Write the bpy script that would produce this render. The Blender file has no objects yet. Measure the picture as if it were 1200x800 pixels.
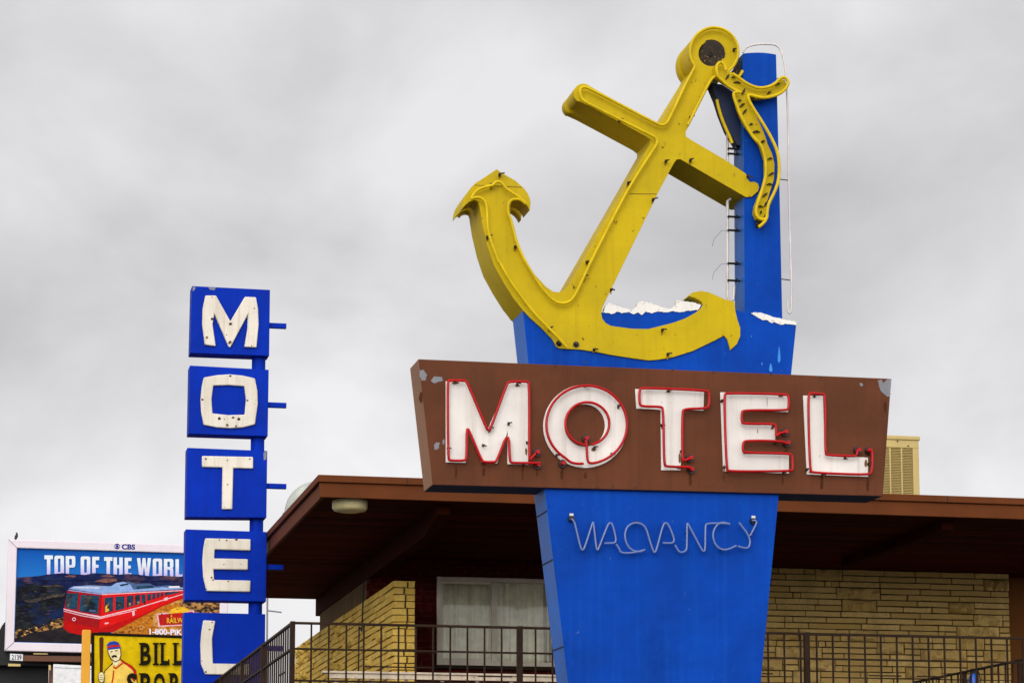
import bpy, bmesh, math, random
from mathutils import Vector, Matrix
from mathutils.geometry import tessellate_polygon
random.seed(7)
R = math.radians
scene = bpy.context.scene
col = scene.collection

# ------------------------------------------------------------------ camera
FPX, CPY = 3000.0, 621.0            # focal length and principal row, in photo pixels
YAW, PITCH = R(12.2), R(7.8)
CAM = Vector((0, 0, 1.6))
ca, sa, cp, sp = math.cos(YAW), math.sin(YAW), math.cos(PITCH), math.sin(PITCH)
RT = Vector((ca, -sa, 0)); FW = Vector((cp*sa, cp*ca, sp)); UP = RT.cross(FW)
cd = bpy.data.cameras.new('camera'); cam = bpy.data.objects.new('camera', cd); col.objects.link(cam)
cd.sensor_width = 36; cd.lens = 36*FPX/1200; cd.shift_y = (CPY-400)/1200
cd.clip_start = 0.1; cd.clip_end = 3000
cam.matrix_world = Matrix(((RT.x, UP.x, -FW.x, CAM.x), (RT.y, UP.y, -FW.y, CAM.y), (RT.z, UP.z, -FW.z, CAM.z), (0, 0, 0, 1)))
scene.camera = cam

def ray(px, py): return FW + RT*((px-600)/FPX) + UP*((CPY-py)/FPX)
def yat(px, py, z): return (CAM + ray(px, py)*z).y             # world Y of the facade-parallel plane z metres deep there
def P(px, py, Y):
    d = ray(px, py); return CAM + d*((Y-CAM.y)/d.y)
def proj(v):
    d = Vector(v)-CAM; z = d.dot(FW)
    return 600+FPX*d.dot(RT)/z, CPY-FPX*d.dot(UP)/z, z

# ------------------------------------------------------------------ materials
def lin(c): return tuple(((v/255)/12.92 if v/255 <= .04045 else ((v/255+.055)/1.055)**2.4) for v in c)
class NT:
    def __init__(s, name):
        s.m = bpy.data.materials.new(name); s.m.use_nodes = True; s.t = s.m.node_tree
        s.b = s.t.nodes['Principled BSDF']
    def n(s, typ, **kw):
        o = s.t.nodes.new(typ)
        for k, v in kw.items():
            if k in o.inputs: o.inputs[k].default_value = v
            else: setattr(o, k, v)
        return o
    def l(s, a, b): s.t.links.new(a, b)
    def coord(s, scale=(1, 1, 1), loc=(0, 0, 0)):
        g = s.n('ShaderNodeNewGeometry'); mp = s.n('ShaderNodeMapping')
        mp.inputs['Scale'].default_value = scale; mp.inputs['Location'].default_value = loc
        s.l(g.outputs['Position'], mp.inputs['Vector']); return mp.outputs[0]
    def noise(s, vec, scale, detail=5, rough=.6):
        o = s.n('ShaderNodeTexNoise'); o.inputs['Scale'].default_value = scale
        o.inputs['Detail'].default_value = detail; o.inputs['Roughness'].default_value = rough
        s.l(vec, o.inputs['Vector']); return o.outputs['Fac']
    def ramp(s, fac, a, b, ca=(0, 0, 0, 1), cb=(1, 1, 1, 1)):
        o = s.n('ShaderNodeValToRGB'); e = o.color_ramp.elements
        e[0].position = a; e[1].position = b; e[0].color = ca; e[1].color = cb
        s.l(fac, o.inputs[0]); return o.outputs[0]
    def mix(s, fac, a, b):
        o = s.n('ShaderNodeMix'); o.data_type = 'RGBA'
        for sock, v in ((o.inputs[0], fac), (o.inputs[6], a), (o.inputs[7], b)):
            if isinstance(v, (int, float)): sock.default_value = v
            elif isinstance(v, tuple): sock.default_value = (*v[:3], 1)
            else: s.l(v, sock)
        return o.outputs[2]
    def bump(s, h, strength, dist=.01):
        o = s.n('ShaderNodeBump'); o.inputs['Strength'].default_value = strength; o.inputs['Distance'].default_value = dist
        s.l(h, o.inputs['Height']); s.l(o.outputs[0], s.b.inputs['Normal'])
    def base(s, c):
        if isinstance(c, tuple): s.b.inputs['Base Color'].default_value = (*c[:3], 1)
        else: s.l(c, s.b.inputs['Base Color'])

def paint(name, rgb, rough=.45, var=.25, streak=.25, rust=0.0, rustcol=(70, 45, 25), bump=.15, scale=1.0, spec=.4, chalk=None):
    """old painted sheet metal: cloudy fading, vertical run marks, rust spots, slight oil-canning"""
    s = NT(name); c = lin(rgb) if max(rgb) > 1 else rgb
    v = s.coord((1, 1, 1)); n1 = s.noise(v, 2.2*scale, 6); f1 = s.ramp(n1, .3, .7)
    dk = tuple(x*(1-var) for x in c); lt = tuple(min(1, x*(1+var*.6)+.004*var) for x in c)
    base = s.mix(f1, dk, lt)
    n2 = s.noise(s.coord((14, 14, .55)), 1.6*scale, 5); f2 = s.ramp(n2, .5, .78)
    m = s.n('ShaderNodeMath', operation='MULTIPLY'); s.l(f2, m.inputs[0]); m.inputs[1].default_value = streak
    st = tuple(x*.55+.01 for x in c) if chalk is None else lin(chalk)
    base = s.mix(m.outputs[0], base, st)
    if rust > 0:
        n3 = s.noise(s.coord((1, 1, .8), (3, 1, 7)), 26*scale, 4, .7); n4 = s.noise(s.coord((1, 1, 1), (9, 2, 1)), 5*scale, 3)
        f3 = s.ramp(n3, .70-rust*.12, .74-rust*.1); f4 = s.ramp(n4, .42, .56)
        mm = s.n('ShaderNodeMath', operation='MULTIPLY'); s.l(f3, mm.inputs[0]); s.l(f4, mm.inputs[1])
        base = s.mix(mm.outputs[0], base, lin(rustcol))
    s.base(base)
    rr = s.n('ShaderNodeMapRange'); s.l(n1, rr.inputs[0]); rr.inputs[3].default_value = rough-.1; rr.inputs[4].default_value = rough+.15
    s.l(rr.outputs[0], s.b.inputs['Roughness']); s.b.inputs['Specular IOR Level'].default_value = spec
    s.bump(s.noise(v, 3.5*scale, 3), bump, .03)
    return s.m
def plain(name, rgb, rough=.6, metal=0.0, spec=None):
    spec = spec if spec is not None else (.05 if name.startswith(('poster', 'print', 'yellow sign', 'emblem')) else .4)
    s = NT(name); c = lin(rgb) if max(rgb) > 1 else rgb
    n = s.noise(s.coord(), 9, 4); s.base(s.mix(s.ramp(n, .3, .7), tuple(x*.82 for x in c), tuple(min(1, x*1.12) for x in c)))
    s.b.inputs['Roughness'].default_value = rough; s.b.inputs['Metallic'].default_value = metal
    s.b.inputs['Specular IOR Level'].default_value = spec
    return s.m

M = {}
M['yellow'] = paint('yellow paint', (190, 163, 0), .55, .16, .3, .5, (84, 58, 14), bump=.3, spec=.16, chalk=(150, 122, 8))
M['yellow_tube'] = plain('yellow painted glass', (206, 176, 2), .45, spec=.2)
M['blue'] = paint('blue paint', (0, 62, 160), .55, .24, .4, .25, (90, 115, 165), spec=.07, bump=.45, chalk=(8, 82, 178))
M['blue_side'] = paint('pale blue paint', (16, 92, 180), .5, .4, .3, .5, (25, 30, 40), spec=.3)  # paler blue for the side faces than for the fronts
M['sign_blue'] = paint('deep blue paint', (0, 44, 164), .55, .2, .35, .2, (30, 34, 90), spec=.06, bump=.35, chalk=(10, 30, 120))
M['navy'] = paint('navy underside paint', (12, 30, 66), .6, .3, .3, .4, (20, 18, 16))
M['brown'] = paint('brown paint', (97, 55, 34), .6, .22, .42, .2, (60, 36, 24), spec=.1, bump=.35, chalk=(74, 40, 24))
M['brown_end'] = paint('pale brown paint', (142, 98, 66), .6, .25, .4, .5, (70, 40, 25), spec=.25)  # paler tan brown, used only on the board's left end
M['white_letter'] = paint('white letter paint', (224, 219, 212), .55, .16, .55, .12, (120, 95, 65), chalk=(176, 164, 146))
M['white_plastic'] = paint('aged white plastic', (222, 214, 198), .5, .16, .6, .35, (105, 80, 48), scale=.8, chalk=(168, 152, 120))
M['red_tube'] = plain('red neon glass', (172, 0, 6), .3, spec=.25)
M['housing'] = plain('black glass housing', (22, 18, 18), .3)
M['rust'] = paint('rusty metal', (52, 42, 32), .8, .5, .3, 1.0, (140, 110, 80), scale=4)
M['clip'] = plain('dark tube clip', (46, 36, 18), .6)
M['dead_tube'] = plain('dead white neon glass', (206, 200, 196), .25)
M['wave_white'] = paint('white wave paint', (228, 224, 216), .6, .1, .3, .8, (150, 140, 120), scale=2)
M['cyan'] = plain('cyan paint', (40, 130, 205), .5)
M['bare'] = plain('bare grey metal', (120, 121, 126), .5)
M['fascia'] = paint('brown fascia paint', (98, 52, 24), .65, .18, .22, .15, (130, 90, 60), spec=.08)
M['iron'] = paint('brown iron paint', (46, 32, 22), .6, .3, .2, .5, (120, 80, 50), scale=3, spec=.08)
M['frame'] = paint('weathered aluminium', (222, 212, 192), .45, .2, .3, .2)
M['curtain'] = plain('grey green curtain', (246, 240, 216), .9)
M['dark'] = plain('black metal', (20, 18, 20), .7)
M['lamp'] = plain('frosted lamp cover', (205, 192, 142), .4)
M['beige'] = paint('beige enamel', (190, 166, 104), .5, .1, .2, .2)
M['louver'] = plain('beige louvers', (150, 128, 80), .6)
M['dish'] = plain('grey dish', (178, 182, 172), .5)
M['bb_frame'] = paint('pale lilac frame', (216, 206, 212), .5, .06, .15, .1, scale=.3)
M['bb_brown'] = paint('brown steel', (92, 54, 30), .6, .2, .2, .2, scale=.4)
M['white_board'] = plain('white board', (214, 214, 214), .6)
M['post_yellow'] = paint('orange yellow post', (214, 150, 10), .5, .1, .1, .1)
M['face_yellow'] = plain('yellow sign face', (202, 170, 0), .5)
M['black_ink'] = plain('black ink', (24, 18, 8), .6, spec=.05)
M['concrete'] = plain('concrete', (70, 62, 54), .85)
M['tar'] = plain('tar roof', (60, 56, 54), .9)
M['wood_white'] = paint('flaking white wood', (196, 180, 158), .7, .25, .6, 1.0, (110, 70, 45), scale=3)
M['bird'] = plain('dark feathers', (42, 44, 50), .7)
M['jug'] = plain('blue plastic', (10, 88, 190), .35)
M['stucco'] = paint('brown stucco', (112, 66, 22), .8, .15, .2, 0, spec=.2)

def stone_mat(name, a, b, rocky):
    s = NT(name); oi = s.n('ShaderNodeNewGeometry')
    tint = s.mix(oi.outputs['Random Per Island'], lin(a), lin(b))
    n = s.noise(s.coord(), 30, 6, .7); base = s.mix(s.ramp(n, .3, .75), tint, tuple(x*.62 for x in lin(a)))
    n2 = s.noise(s.coord((1, 1, .3)), 3, 4); base = s.mix(s.ramp(n2, .52, .8), base, tuple(x*.5 for x in lin(a)))
    s.base(base); s.b.inputs['Roughness'].default_value = .9; s.b.inputs['Specular IOR Level'].default_value = .15
    s.bump(n, .9, .02); return s.m
M['stone'] = stone_mat('tan sandstone', (244, 208, 130), (204, 164, 86), True)
M['stone_pale'] = stone_mat('pale yellow sandstone', (248, 210, 108), (224, 178, 72), True)
M['mortar'] = plain('dark mortar', (52, 36, 18), .95)
M['mortar_pale'] = plain('brown mortar', (84, 62, 32), .95)

def brick_mat():
    s = NT('dark red brick'); g = s.n('ShaderNodeNewGeometry'); sx = s.n('ShaderNodeSeparateXYZ'); cx = s.n('ShaderNodeCombineXYZ')
    s.l(g.outputs['Position'], sx.inputs[0]); s.l(sx.outputs[0], cx.inputs[0]); s.l(sx.outputs[2], cx.inputs[1])
    br = s.n('ShaderNodeTexBrick'); s.l(cx.outputs[0], br.inputs['Vector'])
    for k, v in (('Scale', 1), ('Brick Width', .21), ('Row Height', .076), ('Mortar Size', .006), ('Mortar Smooth', .2)): br.inputs[k].default_value = v
    br.inputs['Color1'].default_value = (*lin((92, 22, 18)), 1); br.inputs['Color2'].default_value = (*lin((72, 14, 12)), 1)
    br.inputs['Mortar'].default_value = (*lin((104, 52, 40)), 1)
    n = s.noise(s.coord(), 14, 5); s.base(s.mix(s.ramp(n, .35, .8), br.outputs['Color'], lin((40, 12, 10))))
    s.b.inputs['Roughness'].default_value = .8; s.b.inputs['Specular IOR Level'].default_value = .05
    inv = s.n('ShaderNodeMath', operation='SUBTRACT'); inv.inputs[0].default_value = 1; s.l(br.outputs['Fac'], inv.inputs[1])
    s.bump(inv.outputs[0], .7, .008); return s.m
M['brick'] = brick_mat()
def board_mat(name, rgb, axis, pitch, spread=.5):
    """boards with grooves: axis 1 = across Y (soffit), axis 2 = vertical siding along Y"""
    s = NT(name); g = s.n('ShaderNodeNewGeometry'); sx = s.n('ShaderNodeSeparateXYZ'); s.l(g.outputs['Position'], sx.inputs[0])
    d = s.n('ShaderNodeMath', operation='DIVIDE'); s.l(sx.outputs[1], d.inputs[0]); d.inputs[1].default_value = pitch
    fr = s.n('ShaderNodeMath', operation='FRACT'); s.l(d.outputs[0], fr.inputs[0])
    fl = s.n('ShaderNodeMath', operation='FLOOR'); s.l(d.outputs[0], fl.inputs[0])
    wn = s.n('ShaderNodeTexWhiteNoise', noise_dimensions='1D'); s.l(fl.outputs[0], wn.inputs['W'])
    c = lin(rgb); col_ = s.mix(wn.outputs['Value'], tuple(x*(1-spread) for x in c), tuple(x*(1+spread*.5) for x in c))
    sc = (1.2, 30, 1) if axis == 1 else (1, 40, .8)
    n = s.noise(s.coord(sc), 2, 5, .7); col_ = s.mix(s.ramp(n, .45, .8), col_, tuple(x*.5 for x in c))
    gr = s.ramp(fr.outputs[0], .03, .08); s.base(s.mix(gr, tuple(x*.15 for x in c), col_))
    s.b.inputs['Roughness'].default_value = .8; s.b.inputs['Specular IOR Level'].default_value = .02
    s.bump(gr, .8, .01); return s.m
M['soffit'] = board_mat('brown soffit boards', (78, 26, 9), 1, .14)
M['siding'] = board_mat('weathered wood siding', (112, 88, 62), 2, .11, .2)
M['beam'] = paint('brown timber', (58, 22, 9), .8, .25, .3, 0, spec=.02)

def glass_mat():
    s = NT('window glass'); t = s.n('ShaderNodeBsdfTransparent'); gl = s.n('ShaderNodeBsdfGlossy'); gl.inputs['Roughness'].default_value = .03
    mx = s.n('ShaderNodeMixShader'); fr = s.n('ShaderNodeFresnel'); fr.inputs[0].default_value = 1.5
    t.inputs[0].default_value = (.93, .95, .93, 1)
    s.l(fr.outputs[0], mx.inputs[0]); s.l(t.outputs[0], mx.inputs[1]); s.l(gl.outputs[0], mx.inputs[2])
    s.l(mx.outputs[0], s.t.nodes['Material Output'].inputs[0]); return s.m
M['glass'] = glass_mat()
def clear_tube():
    s = NT('clear neon glass'); s.base((.12, .17, .37)); s.b.inputs['Roughness'].default_value = .2; s.b.inputs['Specular IOR Level'].default_value = .5; return s.m
M['clear_tube'] = clear_tube()
def asphalt():
    s = NT('asphalt'); n = s.noise(s.coord(), 40, 6, .7); n2 = s.noise(s.coord(), .15, 4)
    s.base(s.mix(n2, s.mix(n, (.035, .035, .036), (.065, .063, .06)), (.05, .048, .045))); s.b.inputs['Roughness'].default_value = .9
    s.bump(n, .4, .01); return s.m
M['asphalt'] = asphalt()

# ------------------------------------------------------------------ mesh builder
class MB:
    def __init__(s): s.v = []; s.f = []; s.mi = []
    def face(s, idx, m=0): s.f.append(tuple(idx)); s.mi.append(m)
    def quad(s, a, b, c, d, m=0):
        i = len(s.v); s.v += [Vector(a), Vector(b), Vector(c), Vector(d)]; s.face((i, i+1, i+2, i+3), m)
    def hexa(s, lo, hi, m=0, ms=None):
        """lo, hi: two matching quads (4 points each)"""
        i = len(s.v); s.v += [Vector(p) for p in lo]+[Vector(p) for p in hi]
        fs = [(3, 2, 1, 0), (4, 5, 6, 7), (0, 1, 5, 4), (1, 2, 6, 5), (2, 3, 7, 6), (3, 0, 4, 7)]
        for k, f in enumerate(fs): s.face([i+j for j in f], ms[k] if ms else m)
        return s
    def box(s, x0, x1, y0, y1, z0, z1, m=0):
        return s.hexa([(x0, y0, z0), (x1, y0, z0), (x1, y1, z0), (x0, y1, z0)], [(x0, y0, z1), (x1, y0, z1), (x1, y1, z1), (x0, y1, z1)], m)
    def prism(s, loops, off, m=0, mside=None, mback=None, back=True):
        """loops: lists of points (first outer, others holes) lying in one plane; off: extrusion vector"""
        off = Vector(off); loops = [[Vector(p) for p in l] for l in loops]; mside = m if mside is None else mside; mback = m if mback is None else mback
        flat = [p for l in loops for p in l]; n = len(flat); i = len(s.v)
        s.v += flat+[p+off for p in flat]
        if len(loops) == 1:                                          # one outline: a single face each side bevels cleanly
            nn = Vector((0, 0, 0))
            for k in range(n): nn += (flat[k]-flat[0]).cross(flat[(k+1) % n]-flat[0])
            order = list(range(n)) if nn.dot(off) < 0 else list(range(n-1, -1, -1))
            s.face([i+k for k in order], m)
            if back: s.face([i+n+k for k in reversed(order)], mback)
            tris = []
        else: tris = tessellate_polygon(loops)
        # orient: the front normal must point against off
        for t in tris:
            a, b, c = t
            nn = (flat[b]-flat[a]).cross(flat[c]-flat[a])
            if nn.dot(off) > 0: a, b, c = c, b, a
            s.face((i+a, i+b, i+c), m)
            if back: s.face((i+n+c, i+n+b, i+n+a), mback)
        k = i
        for l in loops:
            L = len(l)
            for j in range(L):
                j2 = (j+1) % L
                s.face((k+j, k+j2, k+n+j2, k+n+j), mside)
            k += L
        return s
    def ppx(s, loops, Y, depth, m=0, mside=None, mback=None):
        """outline given in photo pixels, stood on the plane y=Y, real thickness depth (away from the street)"""
        return s.prism([[P(x, y, Y) for x, y in l] for l in loops], (0, depth, 0), m, mside, mback)
    def tube(s, pts, r, n=10, m=0, cap=True):
        pts = [Vector(p) for p in pts]
        pts = [p for k, p in enumerate(pts) if k == 0 or (p-pts[k-1]).length > 1e-5]
        if len(pts) < 2: return s
        rs = r if isinstance(r, (list, tuple)) else [r]*len(pts)
        rings = []; T0 = (pts[1]-pts[0]).normalized()
        nrm = T0.orthogonal().normalized()
        for k, p in enumerate(pts):
            T = (pts[min(k+1, len(pts)-1)]-pts[max(k-1, 0)]).normalized()
            nrm = (nrm-T*nrm.dot(T)).normalized(); bn = T.cross(nrm)
            i = len(s.v); s.v += [p+(nrm*math.cos(2*math.pi*j/n)+bn*math.sin(2*math.pi*j/n))*rs[k] for j in range(n)]
            rings.append(i)
        for a, b in zip(rings, rings[1:]):
            for j in range(n): s.face((a+j, a+(j+1) % n, b+(j+1) % n, b+j), m)
        if cap:
            s.face([rings[0]+j for j in reversed(range(n))], m); s.face([rings[-1]+j for j in range(n)], m)
        return s
    def cyl(s, a, b, r, n=20, m=0, r2=None): return s.tube([a, b], [r, r if r2 is None else r2], n, m)
    def build(s, name, mats, parent=None, bevel=0, smooth=50):
        me = bpy.data.meshes.new(name); me.from_pydata([tuple(v) for v in s.v], [], s.f)
        mats = mats if isinstance(mats, (list, tuple)) else [mats]
        for m in mats: me.materials.append(m)
        for p, k in zip(me.polygons, s.mi): p.material_index = k
        bm = bmesh.new(); bm.from_mesh(me); bmesh.ops.remove_doubles(bm, verts=bm.verts, dist=2e-5)
        bmesh.ops.recalc_face_normals(bm, faces=bm.faces); bm.to_mesh(me); bm.free()
        if smooth:
            for p in me.polygons: p.use_smooth = True
            me.set_sharp_from_angle(angle=R(smooth))
        o = bpy.data.objects.new(name, me); col.objects.link(o)
        if bevel:
            b = o.modifiers.new('bevel', 'BEVEL'); b.width = bevel; b.segments = 2; b.limit_method = 'ANGLE'; b.angle_limit = R(40)
        if parent is not None: attach(o, parent)
        return o
def world_loc(o):
    v = Vector(o.location)
    while o.parent: o = o.parent; v += Vector(o.location)
    return v
def attach(o, parent):
    """parent o and keep its world place (no rotations or scales in the tree)"""
    o.parent = parent; o.location = Vector(o.location)-world_loc(parent)
def tag(o, label, cat, group=None):
    o['label'] = label; o['category'] = cat
    if group: o['group'] = group
    return o
def thing(name, loc, label, cat, group=None):
    o = bpy.data.objects.new(name, None); o.location = loc; o.empty_display_size = .3; col.objects.link(o)
    return tag(o, label, cat, group)
def round_path(pts, it=2, closed=False):
    for _ in range(it):
        q = [] if closed else [pts[0]]
        rng = range(len(pts)) if closed else range(len(pts)-1)
        for k in rng:
            a, b = Vector(pts[k]), Vector(pts[(k+1) % len(pts)]); L = (b-a).length
            t = .25 if L < 8 else max(.06, 2.0/L)              # keep long runs straight, round only the bends
            q += [a.lerp(b, t), a.lerp(b, 1-t)]
        if not closed: q.append(pts[-1])
        pts = [tuple(p) for p in q]
    return pts
def smooth_path(pts, it=2):
    for _ in range(it):
        q = [pts[0]]
        for a, b in zip(pts, pts[1:]):
            q += [tuple(Vector(a).lerp(Vector(b), .25)), tuple(Vector(a).lerp(Vector(b), .75))]
        q.append(pts[-1]); pts = q
    return pts
def arc(cx, cy, rx, ry, a0, a1, n):
    return [(cx+rx*math.cos(R(a0+(a1-a0)*k/n)), cy+ry*math.sin(R(a0+(a1-a0)*k/n))) for k in range(n+1)]
def zm(ox, oy, sc): return lambda pts: [(ox+x/sc, oy+y/sc) for x, y in pts]    # enlarged crop -> photo pixels
def pxpath(pts, Y): return [P(x, y, Y) for x, y in pts]
def text_px(mb, s, x0, y0, x1, y1, Y, depth, m=0, fat=0.0, slope=0.0, serif=False):
    """lettering from the built-in font, fitted to a box given in photo pixels"""
    cu = bpy.data.curves.new('t', 'FONT'); cu.body = s; cu.size = 1; cu.offset = fat; cu.resolution_u = 3
    ob = bpy.data.objects.new('t', cu); col.objects.link(ob)
    dg = bpy.context.evaluated_depsgraph_get(); me = bpy.data.meshes.new_from_object(ob.evaluated_get(dg))
    xs = [v.co.x for v in me.vertices]; ys = [v.co.y for v in me.vertices]; X0, X1, Y0, Y1 = min(xs), max(xs), min(ys), max(ys)
    i = len(mb.v)
    for v in me.vertices:
        u = (v.co.x-X0)/(X1-X0); w = (v.co.y-Y0)/(Y1-Y0)
        px = x0+(x1-x0)*u; py = y1+(y0-y1)*w+slope*(px-x0)
        mb.v.append(P(px, py, Y))
    for p in me.polygons: mb.face([i+k for k in p.vertices], m)
    bpy.data.objects.remove(ob); bpy.data.meshes.remove(me); bpy.data.curves.remove(cu)

def rough(loop, amp=.5, seg=1.6, seed=0):
    r_ = random.Random(seed); q = []
    for a, b in zip(loop, loop[1:]+loop[:1]):
        a, b = Vector(a), Vector(b); L = (b-a).length; n = max(1, int(L/seg)); t = (b-a).normalized() if L else Vector((1, 0)); nn = Vector((-t.y, t.x))
        for k in range(n): q.append(tuple(a.lerp(b, k/n)+(nn*r_.uniform(-amp, amp) if k else Vector((0, 0)))))
    return q
def closed_smooth(loop, it=2):
    for _ in range(it):
        q = []
        for a, b in zip(loop, loop[1:]+loop[:1]): q += [tuple(Vector(a).lerp(Vector(b), .25)), tuple(Vector(a).lerp(Vector(b), .75))]
        loop = q
    return loop
def blotch(cx, cy, rx, ry, seed):
    r_ = random.Random(seed); n = 18; w = [r_.uniform(.45, 1.15) for _ in range(n)]
    w = [(w[k-1]+2*w[k]+w[(k+1) % n])/4 for k in range(n)]
    return [(cx+rx*w[k]*math.cos(2*math.pi*k/n), cy+ry*w[k]*math.sin(2*math.pi*k/n)) for k in range(n)]

# ------------------------------------------------------------------ world and sun
SUN_EL, SUN_AZ = R(20), R(200)       # azimuth measured clockwise from +Y (behind the camera, a little to the left)
sun_dir = Vector((math.sin(SUN_AZ)*math.cos(SUN_EL), math.cos(SUN_AZ)*math.cos(SUN_EL), math.sin(SUN_EL)))
W = bpy.data.worlds.new('World'); scene.world = W; W.use_nodes = True
nt = W.node_tree; bg = nt.nodes['Background']; bg.inputs[1].default_value = .1
def wn(t, **k):
    o = nt.nodes.new(t)
    for a, b in k.items():
        if a in o.inputs: o.inputs[a].default_value = b
        else: setattr(o, a, b)
    return o
sky = wn('ShaderNodeTexSky'); sky.sky_type = 'NISHITA'; sky.sun_disc = False; sky.sun_elevation = SUN_EL; sky.sun_rotation = SUN_AZ
tc = wn('ShaderNodeTexCoord')
mp = wn('ShaderNodeMapping'); mp.inputs['Scale'].default_value = (1, 1, 1.25); mp.inputs['Location'].default_value = (.35, .1, .62)
nt.links.new(tc.outputs['Generated'], mp.inputs[0])
n1 = wn('ShaderNodeTexNoise'); n1.inputs['Scale'].default_value = 6.0; n1.inputs['Detail'].default_value = 7; n1.inputs['Roughness'].default_value = .5; n1.inputs['Distortion'].default_value = .3
nt.links.new(mp.outputs[0], n1.inputs['Vector'])
rp = wn('ShaderNodeValToRGB'); e = rp.color_ramp.elements
e[0].position = .33; e[0].color = (5.2, 5.08, 5.22, 1); e[1].position = .64; e[1].color = (8.4, 8.26, 8.36, 1)
nt.links.new(n1.outputs['Fac'], rp.inputs[0])
# the veil is thinner towards the horizon and much brighter round the hidden sun
sxyz = wn('ShaderNodeSeparateXYZ'); nt.links.new(tc.outputs['Generated'], sxyz.inputs[0])
mr = wn('ShaderNodeMapRange'); nt.links.new(sxyz.outputs[2], mr.inputs[0])
mr.inputs[1].default_value = .1; mr.inputs[2].default_value = .23; mr.inputs[3].default_value = 1.2; mr.inputs[4].default_value = 1.0
dp = wn('ShaderNodeVectorMath', operation='DOT_PRODUCT'); nt.links.new(tc.outputs['Generated'], dp.inputs[0]); dp.inputs[1].default_value = sun_dir
mr2 = wn('ShaderNodeMapRange'); nt.links.new(dp.outputs['Value'], mr2.inputs[0])
mr2.inputs[1].default_value = -.2; mr2.inputs[2].default_value = 1; mr2.inputs[3].default_value = 1; mr2.inputs[4].default_value = 2.6
mu = wn('ShaderNodeMath', operation='MULTIPLY'); nt.links.new(mr.outputs[0], mu.inputs[0]); nt.links.new(mr2.outputs[0], mu.inputs[1])
vm = wn('ShaderNodeVectorMath', operation='SCALE'); nt.links.new(rp.outputs[0], vm.inputs[0]); nt.links.new(mu.outputs[0], vm.inputs['Scale'])
mx = wn('ShaderNodeMix'); mx.data_type = 'RGBA'; mx.inputs[0].default_value = .96
nt.links.new(sky.outputs[0], mx.inputs[6]); nt.links.new(vm.outputs[0], mx.inputs[7]); nt.links.new(mx.outputs[2], bg.inputs[0])
sl = bpy.data.lights.new('sun', 'SUN'); sl.energy = 1.4; sl.angle = R(36); sl.color = (1, .97, .92)
so = bpy.data.objects.new('sun', sl); col.objects.link(so); so.rotation_euler = sun_dir.to_track_quat('Z', 'Y').to_euler()
scene.view_settings.view_transform = 'Standard'; scene.view_settings.look = 'None'
scene.view_settings.exposure = 0; scene.view_settings.gamma = 1

# ------------------------------------------------------------------ depth planes
YS = yat(770, 500, 18.0)            # front of the brown cabinet
YB = YS+.035                        # blue pylon front
YA = YB-.014                        # anchor front
YR = yat(343, 728, 23.0)            # deck railing
YF = yat(375, 565, 26.0)            # eave fascia
YW = yat(427, 650, 31.0)            # front wall
YP = yat(265, 550, 30.2)            # tall panel sign
YBB = yat(120, 700, 85.0)           # billboard
YSP = yat(150, 770, 60.0)           # yellow sign

# ------------------------------------------------------------------ ground
g = MB(); g.quad((-900, -900, 0), (900, -900, 0), (900, 900, 0), (-900, 900, 0))
gr = g.build('ground', M['asphalt'], smooth=0); gr['kind'] = 'structure'

# ================================================================== ANCHOR MOTEL SIGN
base = P(770, 700, YB); sign = thing('motel_sign', (base.x, YB+.15, 0), 'tall blue pylon sign topped by a yellow anchor above a brown MOTEL board', 'sign')
z5, z6 = zm(470, 400, 3.871), zm(740, 420, 3.4286)
# pylon: one tapering blue box down to the ground
pyl = MB()
outline = [(612.5, 363), (640, 366), (680, 370), (706, 366), (730, 366), (757, 365.5), (782, 364), (800, 363), (823, 357), (845, 358), (866, 364), (890, 371), (910, 374.5), (933.5, 378),
           (912.5, 583), (891.5, 800), (850, 1230), (716, 1230), (665.6, 800), (638.6, 575), (618.7, 420)]
pts = [P(x, y, YB) for x, y in outline]
for k in (16, 17): pts[k].z = 0.0
pyl.prism([pts], (0, .335, 0), 0, 1)
pylon = pyl.build('pylon', [M['blue'], M['blue_side']], sign, bevel=.004)
# seams down the pylon's narrow side
for y in (598, 655, 757):
    a = P(638.6+(y-575)*.12, y, YB); s_ = MB(); s_.box(a.x-.006, a.x+.004, YB+.004, YB+.33, a.z-.003, a.z+.003); s_.build('side_seam', M['dark'], pylon)
for k in range(9):
    for (xa, xb_) in ((641.5, 668), (909.5, 890.5)):
        yy = 592+k*23; t_ = (yy-575)/225; c = P(xa+(xb_-xa)*t_, yy, YB); rv = MB(); rv.tube([c+Vector((0, .003, 0)), c+Vector((0, -.003, 0)), c+Vector((0, -.0045, 0))], [.0065, .006, .003], 8); rv.build('rivet', M['blue'], pylon)
# foam on the wave tops, cyan drops
def plate(name, loops, Y, d, mat, parent, bevel=0):
    b = MB(); b.ppx(loops, Y, d); return b.build(name, mat, parent, bevel)
foam1 = [(707, 366), (710, 358), (714, 354.5), (722, 358), (733, 361), (740, 363), (735, 366), (729, 367), (724, 365), (717, 368), (712, 366.5)]
foam2 = [(738, 366), (745, 360), (749, 353), (757, 353.5), (766, 356.5), (776, 360), (786, 362), (792, 357), (793, 351.5), (800, 352.5), (812, 354), (822, 357.5), (818, 363), (806, 364), (797, 366), (788, 364.5), (781, 366), (770, 365), (763, 367), (757, 365), (752, 369), (748, 366), (743, 368)]
foam3 = [(879, 366.5), (885, 366), (891, 366), (900, 369), (909, 372), (920, 374.5), (934, 377), (932.5, 381), (922, 379.5), (915, 380.5), (908, 377.5), (904, 378.5), (899, 375), (893, 375), (887, 371)]
for k_, f in enumerate((foam1, foam2, foam3)): plate('foam_crest', [rough(f, .45, 1.3, k_)], YB-.006, .05, M['wave_white'], pylon)
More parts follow.
